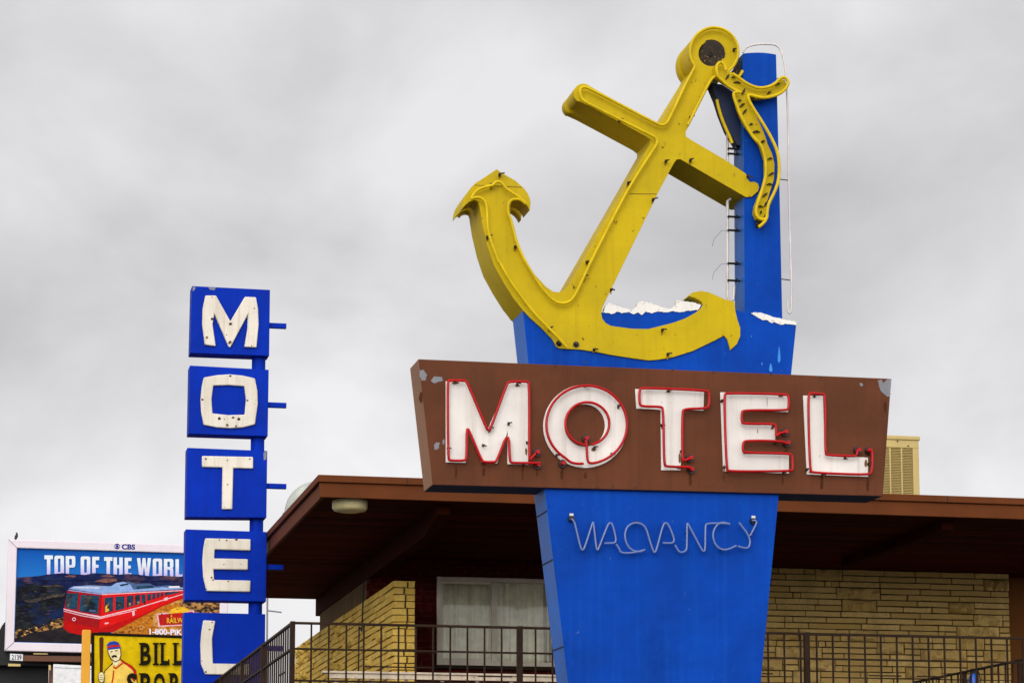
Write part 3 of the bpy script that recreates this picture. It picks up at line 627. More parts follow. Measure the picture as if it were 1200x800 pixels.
# round lamp under the eave
lc = P(410, 586, YF+.32); lm = MB(); lm.tube([(lc.x, YF+.32, ZS-.001), (lc.x, YF+.32, ZS-.075), (lc.x, YF+.32, ZS-.1), (lc.x, YF+.32, ZS-.115)], [.183, .183, .165, .1], 36); lm.build('eave_lamp', M['lamp'], bld)
# walls
wx = lambda px, py=700: P(px, py, YW).x
W0, W1 = P(512, 675, YW-.02), P(650, 781, YW-.02)
XST0, XST1 = P(780, 700, YW-.14).x, P(1182, 700, YW-.14).x
w = MB(); w.prism([[(XC, YW, 0), (XST1+.02, YW, 0), (XST1+.02, YW, ZS-.003), (XC, YW, ZS-.003)], [(W0.x+.03, YW, W1.z+.03), (W1.x-.03, YW, W1.z+.03), (W1.x-.03, YW, W0.z-.03), (W0.x+.03, YW, W0.z-.03)]], (0, .22, 0))
w.build('brick_wall', M['brick'], bld)
tb = MB()
for k in range(40): tb.box(XC-.03, XC+.03, YW-.012, YW+.1, ZS-.004-.152*k-.07, ZS-.004-.152*k)
tb.build('toothed_corner', M['brick'], bld, .003)
w = MB(); w.box(XST1+.023, XR, YW+.25, YW+.4, 0, ZS-.003); w.build('stucco_wall', M['stucco'], bld)
w = MB(); w.box(XC, XC+.2, YW+.222, YBK-.35, 0, ZS-.003); w.build('side_wall', M['siding'], bld)
w = MB(); w.box(XC+.21, XR, YBK-.5, YBK-.35, 0, ZS-.003); w.build('rear_wall', M['siding'], bld)
# sliding window with curtains
fr_ = MB(); fw = .05
a0, a1, c0, c1 = W0.x, W1.x, W1.z, W0.z
fr_.prism([[(a0, YW-.03, c0), (a1, YW-.03, c0), (a1, YW-.03, c1), (a0, YW-.03, c1)], [(a0+fw, YW-.03, c0+fw), (a1-fw, YW-.03, c0+fw), (a1-fw, YW-.03, c1-fw), (a0+fw, YW-.03, c1-fw)]], (0, .09, 0))
win = fr_.build('window', M['frame'], bld, .005)
xm = P(580, 730, YW).x
b = MB(); b.box(xm-.045, xm+.03, YW-.02, YW+.03, c0+fw+.001, c1-fw-.001); b.build('meeting_stile', M['frame'], win, .004)
b = MB(); b.box(a0+fw+.001, xm-.047, YW-.005, YW+.02, c0+fw+.001, c0+fw+.04); b.box(a0+fw+.001, xm-.047, YW-.005, YW+.02, c1-fw-.035, c1-fw-.001); b.box(a0+fw+.001, a0+fw+.03, YW-.005, YW+.02, c0+fw+.041, c1-fw-.036)
b.build('sash', M['frame'], win, .003)
for xa, xb in ((a0+fw+.032, xm-.047), (xm+.032, a1-fw-.002)):
    b = MB(); b.quad((xa, YW+.012, c0+fw+.04), (xb, YW+.012, c0+fw+.04), (xb, YW+.012, c1-fw-.03), (xa, YW+.012, c1-fw-.03)); b.build('pane', M['glass'], win)
def curtain(xa, xb, seed):
    r_ = random.Random(seed); b = MB(); n = 160; rows = 8; ph = [r_.uniform(0, 6.28) for _ in range(4)]
    fr = [r_.uniform(55, 70), r_.uniform(28, 36), r_.uniform(90, 120), r_.uniform(9, 14)]
    base_ = len(b.v)
    for j in range(rows+1):
        t = j/rows
        for i in range(n+1):
            x = xa+(xb-xa)*i/n; u = x-xa
            y = YW+.13+.022*math.sin(fr[0]*u+ph[0]+.5*math.sin(3*t+ph[3]))+.02*math.sin(fr[1]*u+ph[1]+.7*t)+.006*math.sin(fr[2]*u+ph[2])+.012*math.sin(fr[3]*u+ph[3])
            b.v.append(Vector((x, y, c0+.01+(c1-c0-.02)*t)))
    for j in range(rows):
        for i in range(n):
            a = base_+j*(n+1)+i; b.face((a, a+1, a+n+2, a+n+1))
    return b.build('curtain', M['curtain'], win, 0, 180)
curtain(a0+.02, xm+.0, 3); curtain(xm+.01, a1-.02, 8)
b = MB(); b.box(a0-.04, a1+.04, YW-.07, YW-.002, c0-.05, c0-.006); b.build('sill', M['iron'], win, .005)
b = MB(); b.box(a0-.3, a1+.3, YW+.225, YW+.26, c0-.3, c1+.3); b.build('room_dark_sheet', M['dark'], win)  # black sheet stands in for the unlit room behind the curtains

# stone facing: random coursed ashlar
def ashlar(mb, L, H, row, put, rs, dbl=.34, gap=.015, wmin=.26, wmax=.72, rocky=True):
    """put(u, v, d) -> point on the wall, d = how far proud"""
    nr = int(H/row); occ = [[] for _ in range(nr+1)]
    for r in range(nr-1):
        n = int(L/2.0)+1
        for _ in range(n):
            if rs.random() < dbl*2.4:
                u = rs.uniform(0, L-.3); w = min(rs.uniform(.34, .66), L-u)
                if all(u+w+.12 < a or u > b+.12 for rr in (r, r+1) for a, b in occ[rr]):
                    occ[r].append((u, u+w)); occ[r+1].append((u, u+w)); stone(mb, u, u+w, r*row, (r+2)*row, put, rs, gap, rocky)
    for r in range(nr):
        free = []; x = 0
        for a, b in sorted(occ[r]):
            if a-x > .02: free.append((x, a))
            x = b
        if L-x > .02: free.append((x, L))
        for a, b in free:
            while b-a > .01:
                w = rs.uniform(wmin, wmax)
                if rs.random() < .12: w = rs.uniform(.06, .12)
                if b-a-w < .1: w = b-a
                stone(mb, a, a+w, r*row, (r+1)*row, put, rs, gap, False); a += w
def stone(mb, u0, u1, v0, v1, put, rs, gap, rough):
    g_ = gap/2; u0 += g_; u1 -= g_; v0 += g_; v1 -= g_
    if u1-u0 < .015: return
    d = rs.uniform(.014, .034); nu = max(1, int((u1-u0)/(.035 if rough else .12))); nv = 4 if rough else 1
    tl = rs.uniform(-.008, .008); skew = rs.choice([0, 0, 0, rs.uniform(-.03, .03)]) if u1-u0 > .15 else 0
    idx = {}
    i0 = len(mb.v)
    for j in range(nv+1):
        for i in range(nu+1):
            u = u0+(u1-u0)*i/nu; v = v0+(v1-v0)*j/nv
            edge = i in (0, nu) or j in (0, nv)
            dd = d+tl*(i/nu-.5) + (0 if edge else (rs.uniform(-.012, .06) if rough else 0))
            if i in (0, nu) and not rough: u += rs.uniform(-.002, .002)
            if edge: v += rs.uniform(-.0025, .0025)
            mb.v.append(put(u, v, dd)); idx[i, j] = i0+j*(nu+1)+i
    for j in range(nv):
        for i in range(nu): mb.face((idx[i, j], idx[i+1, j], idx[i+1, j+1], idx[i, j+1]), 0)
    ring_ = [(i, 0) for i in range(nu+1)]+[(nu, j) for j in range(1, nv+1)]+[(i, nv) for i in range(nu-1, -1, -1)]+[(0, j) for j in range(nv-1, 0, -1)]
    k0 = len(mb.v)
    for (i, j) in ring_:
        u = u0+(u1-u0)*i/nu; v = v0+(v1-v0)*j/nv; mb.v.append(put(u, v, -.004))
    n = len(ring_)
    for k in range(n):
        k2 = (k+1) % n; mb.face((idx[ring_[k2]], idx[ring_[k]], k0+k, k0+k2), 0)
ys = YW-.14
b = MB(); b.box(XST0, XST1, ys, YW-.003, 0, ZS-.004); sw = b.build('stone_wall', M['mortar'], bld)
b = MB(); ztop = ZS-.004; zlow = ZFLOOR-.1
ashlar(b, XST1-XST0, ztop-zlow, .0755, lambda u, v, d: Vector((XST0+u, ys-d, ztop-v)), random.Random(4)); b.build('stone_facing', M['stone'], sw)

# low stone fin wall that runs out from the side of the building
YG = yat(462, 680, 28.9); gA, gB = P(462, 680, YG), P(486.5, 680, YG); ztg = gA.z
YGB = YG+7.0
for _ in range(80):
    if proj((gA.x, YGB, ztg))[0] > 346: YGB += .05
    else: break
b = MB(); b.box(gA.x+.015, gB.x-.015, YG+.015, YGB, 0, ztg-.012); fin = b.build('fin_wall', M['mortar_pale'], bld)
b = MB()
Hf = ztg-ZFLOOR+.3
rowf = .0775
ashlar(b, YGB-YG, Hf, rowf, lambda u, v, d: Vector((gA.x+.015-d, YG+u, ztg-v)), random.Random(9), wmin=.25, wmax=.7, dbl=.1)
wd = gB.x-gA.x; rs = random.Random(2)
for r in range(int(Hf/rowf)):                                     # end face: two stones to a course, joint a little off centre
    j = wd*.5+rs.uniform(-.012, .03)
    for (u0, u1) in ((0.0, j-.0), (j+.012, wd)):
        stone(b, u0, u1, r*rowf, (r+1)*rowf, lambda u, v, d: Vector((gA.x+u, YG+.015-d, ztg-v)), rs, .011, False)
b.build('stone_facing', M['stone_pale'], fin)
b = MB(); b.box(gA.x-.002, gB.x, YG+.0, YGB, ztg-.011, ztg); b.build('coping', M['stone_pale'], fin, .004)
t = MB(); t.tube([(gA.x-.05, YG+1.9, ZS-.3), (gA.x-.055, YG+2.0, ZS-.9), (gA.x-.05, YG+2.25, ztg-.3), (gA.x-.05, YG+2.3, ZFLOOR)], .009, 6); t.build('cable', M['dark'], bld)
# walkway deck on posts
b = MB(); b.box(P(343, 728, YR).x-.08, XR, YR-.08, YW-.003, ZFLOOR-.22, ZFLOOR); b.build('walkway_deck', M['concrete'], bld, .01)
for x in (P(343, 728, YR).x+.15, 3.2, 6.4, 9.6, 12.8):
    b = MB(); b.cyl((x, YR+.25, 0), (x, YR+.25, ZFLOOR-.222), .09, 16); b.build('deck_post', M['iron'], bld)

# ================================================================== RAILINGS
cR = P(343, 728, YR); ZR = cR.z; X0 = cR.x
rail = thing('deck_railing', (X0, YR, ZFLOOR), 'long brown iron deck railing with square balusters turning back at its left corner post', 'railing')
def bar(name, x0, x1, y0, y1, z0, z1, parent, mat='iron'):
    b = MB(); b.box(x0, x1, y0, y1, z0, z1); return b.build(name, M[mat], parent)
XE = 12.2
YE = YR+10.2
zmr, zlr, zkr = ZR-.235, ZR-.52, ZR-.385
for nm, z, h in (('top_rail', ZR, .022), ('mid_rail', zmr, .016), ('lower_rail', zlr, .016)):
    bar(nm, X0, XE, YR-.014, YR+.014, z-h, z, rail)
    if nm != 'lower_rail': bar(nm, X0-.014, X0+.014, YR+.016, YE, z-h, z, rail)
bal_me = None
def baluster(x, y, wdt=.0075, z0=ZFLOOR, z1=None, parent=None, name='baluster'):
    global bal_me
    z1 = ZR-.023 if z1 is None else z1
    if bal_me is None:
        b = MB(); b.box(-.0075, .0075, -.0075, .0075, 0, ZR-.023-ZFLOOR); o = b.build('baluster', M['iron']); bal_me = o.data
    else: o = bpy.data.objects.new('baluster', bal_me); col.objects.link(o)
    o.location = (x, y, ZFLOOR); attach(o, parent); return o
def post(x, y, parent, w=.02):
    b = MB(); b.box(x-w, x+w, y-w+.003, y+w-.003, ZFLOOR, ZR+.004); return b.build('post', M['iron'], parent, .003)
posts_x = [X0]+[P(px, 740, YR).x for px in (609, 945)]+[10.6]
for x in posts_x: post(x, YR, rail, .026 if x != X0 else .022)
xb = P(385.5, 735, YR).x; step = P(406, 735, YR).x-xb
k = 0; xs_b = []
x = xb-step
while x < XE-.05:
    if all(abs(x-q) > .05 for q in posts_x): baluster(x, YR, parent=rail); xs_b.append(x)
    x += step
# short key-pattern bars
for pa, pb, zz in ((426, 508, zkr), (893, 905.5, zkr), (1018, 1056, zkr), (1074, 1110, zkr), (560, 600, zkr-.07)):
    bar('key_bar', P(pa, 780, YR).x, P(pb, 780, YR).x, YR-.006, YR+.006, zz-.012, zz, rail)
py_ = []
for px in (309, 284.5, 260):
    y_ = YR
    while proj((X0, y_, ZR))[0] > px: y_ += .02
    py_.append(y_)
for y_ in py_: post(X0, y_, rail, .022)
y_ = YR+.16
while y_ < YE-.05:
    if all(abs(y_-q) > .05 for q in py_): baluster(X0, y_, parent=rail)
    y_ += .165
for (ya, yb, zz) in ((YR+.5, YR+.95, zkr-.02), (YR+2.1, YR+2.6, zkr-.05)): bar('key_bar', X0-.006, X0+.006, ya, yb, zz-.012, zz, rail)

# railing that runs back beside the stone wall on the right
xq = None
YQ0 = yat(1071, 798, 29.9); q0 = P(1071, 798, YQ0); XQ = q0.x; ZQ = q0.z
YQ1 = YR+1.0
r2 = thing('stair_railing', (XQ, YQ0, ZFLOOR), 'dark iron railing running back to the tan stone wall beside the blue jug', 'railing')
bar('top_rail', XQ-.016, XQ+.016, YQ1, YQ0, ZQ-.022, ZQ, r2, 'dark'); bar('mid_rail', XQ-.01, XQ+.01, YQ1, YQ0, ZQ-.26, ZQ-.244, r2, 'dark')
y_ = YQ0-.02; k = 0
while y_ > YQ1:
    if k % 8 == 0 and k: post(XQ, y_, r2, .022)
    else:
        b = MB(); b.box(XQ-.008, XQ+.008, y_-.008, y_+.008, ZFLOOR, ZQ-.023); b.build('baluster', M['iron'], r2)
    y_ -= .19; k += 1
# old white wooden rail behind the iron one
YH = yat(450, 788, 26.6)
ha, hb = P(378, 785.5, YH), P(668, 785.5, YH); zh = ha.z
hr = thing('wooden_rail', (ha.x, YH, ZFLOOR), 'weathered white wooden rail with stubby posts under the curtained window', 'railing')
b = MB(); b.box(ha.x, hb.x, YH-.03, YH+.09, zh-.022, zh); b.build('top_board', M['wood_white'], hr, .004)
b = MB(); b.box(ha.x+.06, hb.x, YH-.012, YH+.02, zh-.075, zh-.024); b.build('side_board', M['wood_white'], hr, .004)
for px in (394, 437, 477, 519, 560, 600, 641):
    x = P(px, 795, YH).x; b = MB(); b.box(x-.018, x+.018, YH+.022, YH+.06, ZFLOOR, zh-.023); b.build('post', M['wood_white'], hr, .003)
# blue jug on a stand behind the right railing
YJ = yat(1140, 790, 29.0); j = P(1140, 789, YJ)
jug = thing('blue_jug', (j.x, YJ, ZFLOOR), 'small bright blue jug with a black cap standing behind the railings by the stone wall', 'jug')
b = MB(); b.tube([(j.x, YJ, j.z-.32), (j.x, YJ, j.z-.1), (j.x, YJ, j.z-.04), (j.x, YJ, j.z)], [.05, .05, .045, .025], 20); b.build('body', M['jug'], jug)
b = MB(); b.tube([(j.x, YJ, j.z+.001), (j.x, YJ, j.z+.055), (j.x, YJ, j.z+.06)], [.028, .028, .02], 16); b.build('cap', M['dark'], jug)
b = MB(); b.tube(smooth_path([(j.x+.03, YJ, j.z+.05), (j.x+.06, YJ, j.z+.04), (j.x+.085, YJ, j.z-.01), (j.x+.09, YJ, j.z-.12), (j.x+.05, YJ, j.z-.14)], 2), .008, 8); b.build('handle', M['dark'], jug)
st = thing('jug_stand', (j.x, YJ, ZFLOOR), 'slim dark stand that carries the blue jug', 'stand')
b = MB(); b.box(j.x-.12, j.x+.12, YJ-.1, YJ+.1, j.z-.345, j.z-.321); b.build('top', M['dark'], st, .004)
for dx in (-.1, .1):
    for dy in (-.08, .08):
        b = MB(); b.box(j.x+dx-.012, j.x+dx+.012, YJ+dy-.012, YJ+dy+.012, ZFLOOR, j.z-.346); b.build('leg', M['dark'], st)

# ================================================================== ROOF THINGS
YAC = yat(1050, 550, 27.6); a0_, a1_ = P(978, 513, YAC), P(1076.5, 516, YAC); zr0 = ZT-.03
ac = thing('air_conditioner', ((a0_.x+a1_.x)/2, YAC+.4, zr0), 'beige louvred rooftop air conditioning cabinet beside the brown sign board', 'air conditioner')
b = MB(); b.box(a0_.x, a1_.x, YAC+.03, YAC+.8, zr0, a1_.z-.002); b.build('cabinet', M['louver'], ac)
zt_ = a1_.z
b = MB(); b.box(a0_.x-.015, a1_.x+.015, YAC-.012, YAC+.83, zt_, zt_+.045); b.build('lid', M['beige'], ac, .008)
b = MB()
pw = (a1_.x-a0_.x)
xs_ = [a0_.x, a0_.x+.02]
mull = [P(px, 545, YAC).x for px in (1057, 1043.5, 1030, 1016, 1002, 988)]
b.box(a0_.x, a1_.x, YAC, YAC+.029, zt_-.085, zt_-.001); b.box(a0_.x, a1_.x, YAC, YAC+.029, zr0, zr0+.05); b.box(P(1070, 545, YAC).x, a1_.x, YAC, YAC+.029, zr0+.051, zt_-.086)
for x in mull: b.box(x-.008, x+.008, YAC+.002, YAC+.028, zr0+.051, zt_-.086)
b.build('front_frame', M['beige'], ac, .003)
b = MB(); z = zr0+.055; xe = P(1070, 545, YAC).x-.001
while z < zt_-.095:
    b.hexa([(a0_.x+.001, YAC+.006, z), (xe, YAC+.006, z), (xe, YAC+.026, z+.012), (a0_.x+.001, YAC+.026, z+.012)], [(a0_.x+.001, YAC+.006, z+.003), (xe, YAC+.006, z+.003), (xe, YAC+.026, z+.015), (a0_.x+.001, YAC+.026, z+.015)]); z += .0175
b.build('louvers', M['beige'], ac, 0, 0)
for px, py in ((1052, 516.5), (1064.5, 522)):
    c = P(px, py, YAC-.012); b = MB(); b.cyl((c.x, YAC-.015, c.z), (c.x, YAC+.0, c.z), .007, 8); b.build('screw', M['dark'], ac)

# domed roof vent
YD = yat(370, 601, 29.0); dc = P(371, 603, YD); Rd = .365
dome = thing('roof_dome', (dc.x, YD, ZT-.03), 'pale grey dome showing above the sloping left edge of the motel roof', 'roof dome')
b = MB(); ns, nr = 40, 12; rows_ = []
z0_ = ZT-.03
for j in range(nr+1):
    a_ = (math.pi/2)*j/nr; rr = max(Rd*math.cos(a_), .004); rows_.append(len(b.v))
    for k in range(ns): b.v.append(Vector((dc.x+rr*math.cos(2*math.pi*k/ns), YD+rr*math.sin(2*math.pi*k/ns), z0_+.06+.37*math.sin(a_))))
for A, B in zip(rows_, rows_[1:]):
    for k in range(ns): b.face((A+k, A+(k+1) % ns, B+(k+1) % ns, B+k))
b.face([rows_[-1]+k for k in range(ns)])
b.build('cover', M['dish'], dome, 0, 40)
b = MB(); b.cyl((dc.x, YD, z0_+.002), (dc.x, YD, z0_+.058), Rd+.02, 40); b.build('curb', M['bare'], dome)

# ================================================================== BACKGROUND: ANTENNA, BILLBOARD, YELLOW SIGN
YAN = yat(314, 720, 48)
an0 = P(313.5, 690, YAN); ant = thing('antenna', (an0.x, YAN, 0), 'thin grey antenna mast with one short arm seen between the panels and the railing', 'antenna')
b = MB(); b.tube([(an0.x+.03, YAN, 0), (an0.x, YAN, P(313.5, 700, YAN).z)], .018, 6); b.build('mast', M['bare'], ant)
b = MB(); b.tube([P(313.5, 715, YAN), P(330, 717, YAN)], .014, 6); b.build('arm', M['bare'], ant)

bc = P(130, 760, YBB); bb = thing('billboard', (bc.x, YBB+.4, 0), 'lilac framed billboard picturing a red mountain train under the words TOP OF THE WORLD', 'billboard')
OUT = [(10, 631.5), (269, 639.5), (266, 768), (5.3, 762)]; INN = [(20, 641.5), (259, 648.8), (256.5, 757.5), (16.4, 752)]
b = MB(); b.ppx([OUT, INN], YBB-.12, .4); bbf = b.build('frame', M['bb_frame'], bb, .03)
for p, q in zip(OUT, INN):
    b = MB(); b.tube([P(*p, YBB-.1215), P(*q, YBB-.1215)], .012, 4); b.build('mitre_joint', M['bare'], bbf)
# poster: flat print, many inks
def grad(name, za_, zb_, ca_, cb_, noise_=.0, nscale=1):
    s = NT(name); g = s.n('ShaderNodeNewGeometry'); sx = s.n('ShaderNodeSeparateXYZ'); s.l(g.outputs['Position'], sx.inputs[0])
    mr_ = s.n('ShaderNodeMapRange'); s.l(sx.outputs[2], mr_.inputs[0]); mr_.inputs[1].default_value = za_; mr_.inputs[2].default_value = zb_
    c = s.mix(mr_.outputs[0], lin(ca_), lin(cb_))
    if noise_: n_ = s.noise(s.coord((1, 1, 2)), nscale, 6, .65); c = s.mix(s.ramp(n_, .45, .62), c, tuple(x*noise_ for x in lin(cb_)))
    s.base(c); s.b.inputs['Roughness'].default_value = .5; s.b.inputs['Specular IOR Level'].default_value = .08; return s.m
def mottled(name, a, b_, c_, scale, lo=.42, hi=.6):
    s = NT(name); n_ = s.noise(s.coord((1, 1, 2.0)), scale, 7, .7); n2 = s.noise(s.coord((1, 1, 1.5), (5, 3, 2)), scale*.45, 4)
    s.base(s.mix(s.ramp(n2, .52, .66), s.mix(s.ramp(n_, lo, hi), lin(a), lin(b_)), lin(c_))); s.b.inputs['Roughness'].default_value = .5; s.b.inputs['Specular IOR Level'].default_value = .06; return s.m
pz = lambda y: P(120, y, YBB).z
I = dict(sky=0, hill=1, low=2, rock=3, dirt=4, red=5, red2=6, roof=7, glass=8, white=9, txt=10, badge=11, gold=12, pink=13, black=14, roofd=15, rust=16, streak=17, darkred=18, gravel=19)
inks = [grad('poster sky', pz(676), pz(648), (24, 104, 182), (0, 80, 166)), mottled('poster far hills', (8, 20, 66), (26, 36, 74), (84, 58, 66), 2.6, .44, .56), mottled('poster valley', (14, 15, 22), (40, 46, 48), (16, 34, 76), 2.2, .48, .62),
        mottled('poster rocks', (40, 30, 24), (176, 128, 70), (24, 20, 20), 7, .46, .56), mottled('poster gravel', (186, 112, 24), (140, 78, 18), (196, 150, 84), 8, .46, .6), plain('poster red', (206, 18, 16), .5), plain('poster dark red', (150, 16, 22), .5),
        plain('poster train roof', (132, 160, 206), .5), mottled('poster train glass', (14, 44, 66), (30, 70, 92), (18, 24, 32), 4), plain('poster white', (222, 214, 222), .5),
        grad('poster lettering', pz(674), pz(660), (180, 168, 216), (214, 220, 226)), plain('poster badge', (176, 24, 24), .5), plain('poster gold', (222, 172, 40), .5), plain('poster pink', (222, 178, 186), .5), mottled('poster shadow', (22, 20, 26), (36, 30, 32), (48, 38, 34), 2), plain('poster roof shade', (70, 92, 130), .5), mottled('poster red earth', (96, 62, 60), (130, 84, 70), (40, 36, 64), 6), mottled('poster scree', (70, 62, 56), (26, 28, 36), (96, 84, 70), 7), plain('poster deep red', (176, 12, 12), .5), plain('poster stones', (206, 160, 96), .5)]
po = MB(); LAY = [0]
def ink(pts, k, z4_=True):
    LAY[0] += 1; q = zm(0, 600, 4)(pts) if z4_ else pts
    i_ = len(po.v); po.v += [P(x, y, YBB-.001-.00014*LAY[0]) for x, y in q]; po.face(range(i_, i_+len(q)), I[k])
po.ppx([[(19, 640.8), (260, 648.2), (257.5, 758.3), (15.5, 752.8)]], YBB, .05, I['sky'])
ink([(79, 305), (120, 302), (180, 298), (215, 292), (260, 288), (290, 282), (340, 290), (400, 296), (440, 284), (500, 288), (560, 294), (640, 290), (700, 300), (760, 297), (840, 302), (900, 296), (1030, 306), (1030, 480), (75, 480)], 'hill')
ink([(78, 330), (140, 326), (210, 340), (300, 345), (320, 420), (320, 590), (68, 604)], 'low')
ink([(70, 560), (90, 545), (120, 552), (150, 556), (190, 540), (230, 520), (270, 498), (310, 488), (312, 530), (260, 545), (200, 556), (160, 560), (120, 575), (100, 588), (72, 592)], 'rock')
ink([(68, 590), (110, 580), (170, 562), (260, 548), (310, 534), (400, 560), (520, 560), (520, 618), (66, 606)], 'black')
ink([(520, 566), (640, 500), (860, 390), (1029, 360), (1028, 629), (500, 616)], 'dirt')
ink([(840, 425), (880, 415), (940, 420), (1029, 405), (1029, 470), (940, 478), (860, 470)], 'rock')
ink([(545, 352), (560, 328), (600, 324), (640, 334), (700, 332), (730, 346), (790, 340), (850, 350), (960, 336), (960, 352), (545, 372)], 'roofd')
ink([(322, 357), (345, 346), (420, 342), (520, 346), (545, 330), (580, 325), (612, 338), (625, 362), (760, 350), (860, 352), (960, 342), (960, 352), (480, 381)], 'roof')
ink([(318, 361), (480, 381), (464, 560), (430, 572), (385, 575), (322, 562), (296, 540), (300, 450)], 'red2')
ink([(480, 381), (860, 362), (960, 352), (960, 368), (860, 402), (760, 440), (640, 502), (530, 560), (464, 560)], 'red')
ink([(314, 379), (368, 378), (361, 456), (306, 447)], 'glass'); ink([(380, 385), (466, 391), (458, 476), (371, 462)], 'glass')
for (xa, xb_, ta, tb, ba, bb_) in ((490, 530, 399, 396, 470, 463), (541, 584, 395, 392, 461, 450), (594, 625, 391, 388, 447, 437), (633, 657, 387, 385, 435, 427), (663, 682, 384, 383, 425, 419), (690, 708, 382, 380, 416, 410), (714, 729, 379, 378, 408, 403), (735, 748, 377, 376, 402, 397), (754, 765, 375, 375, 396, 392), (772, 840, 374, 370, 390, 376)):
    ink([(xa, ta), (xb_, tb), (xb_, bb_), (xa, ba)], 'glass')
ink([(298, 450), (380, 470), (462, 484), (470, 488), (640, 446), (860, 380), (860, 384), (640, 451), (468, 494), (380, 476), (298, 455)], 'pink'); ink([(298, 460), (380, 481), (464, 496), (640, 456), (640, 459), (464, 500), (380, 485), (298, 463)], 'pink')
ink([(347+9*math.cos(k*.524), 500+9*math.sin(k*.524)) for k in range(12)], 'pink'); ink([(347+5*math.cos(k*.524), 500+5*math.sin(k*.524)) for k in range(12)], 'red2')
ink([(360, 535), (400, 530), (430, 540), (425, 556), (380, 560), (350, 552)], 'black')
ink([(494, 440), (505, 430), (512, 460), (494, 468)], 'gold')
ink([(490, 518), (508, 514), (510, 520), (492, 524)], 'pink')
ink([(734, 474), (910, 458), (918, 526), (742, 536)], 'pink'); ink([(741, 479), (904, 464), (911, 522), (749, 530)], 'badge')
ink([(788, 474), (800, 455), (830, 443), (865, 444), (888, 456), (880, 468)], 'gold')
ink([(322, 362), (478, 382), (477, 386), (321, 366)], 'roof'); ink([(480, 382), (860, 363), (960, 353), (960, 356), (860, 367), (480, 387)], 'pink')
ink([(299, 505), (465, 545), (464, 560), (430, 572), (385, 575), (322, 562), (296, 540)], 'darkred'); ink([(466, 545), (640, 488), (860, 392), (960, 362), (960, 368), (860, 402), (760, 440), (640, 502), (530, 560), (464, 560)], 'darkred')
ink([(330, 384), (342, 383), (322, 444), (312, 443)], 'streak'); ink([(400, 392), (430, 394), (410, 440), (392, 440)], 'streak'); ink([(420, 455), (450, 458), (448, 466), (415, 464)], 'roofd')
for xx in (502, 556, 604, 644, 672): ink([(xx, 428-(xx-500)*.06), (xx+9, 424-(xx-500)*.06), (xx+10, 450-(xx-500)*.12), (xx+1, 452-(xx-500)*.12)], 'rock')
ink([(618, 462), (630, 458), (632, 480), (622, 486)], 'pink'); ink([(768, 402), (786, 396), (788, 410), (770, 414)], 'pink')
ink([(350, 350), (470, 352), (470, 356), (350, 354)], 'white'); ink([(560, 338), (600, 332), (602, 338), (566, 346)], 'glass'); ink([(640, 346), (716, 342), (722, 352), (640, 358)], 'glass'); ink([(790, 346), (840, 344), (846, 352), (792, 354)], 'white')
for k_ in range(70):
    r_ = random.Random(900+k_); x_ = r_.uniform(560, 850); y_ = r_.uniform(max(560-(x_-540)*.52+14, 415), 560); u_ = r_.uniform(1.5, 5.5)
    ink(blotch(x_, y_, u_, u_*.6, k_), r_.choice(['streak', 'rock', 'gravel', 'black']))
for k_ in range(46):
    r_ = random.Random(400+k_); x_ = r_.uniform(82, 288); y_ = 585-(x_-70)*.32+r_.uniform(-22, 8); u_ = r_.uniform(3, 9)
    ink(blotch(x_, y_, u_, u_*.55, k_), r_.choice(['rock', 'gravel', 'black', 'black']))
for k_ in range(60):
    r_ = random.Random(700+k_); x_ = r_.uniform(84, 300); y_ = r_.uniform(318, 500); u_ = r_.uniform(5, 22)
    ink(blotch(x_, y_, u_, u_*.22, k_), r_.choice(['hill', 'low', 'low', 'streak', 'black', 'hill']))
LAY[0] += 1; YL = YBB-.001-.00014*LAY[0]-.001
text_px(po, 'RAILWAY', 195.5, 723.6, 222.5, 729.8, YL, 0, I['gold'], .02, -.03); text_px(po, '&', 199.8, 719.6, 202.2, 722.6, YL, 0, I['gold'], .02)
text_px(po, '1-800-PiK', 175, 735.8, 213.8, 742.8, YL, 0, I['white'], .035, .03)
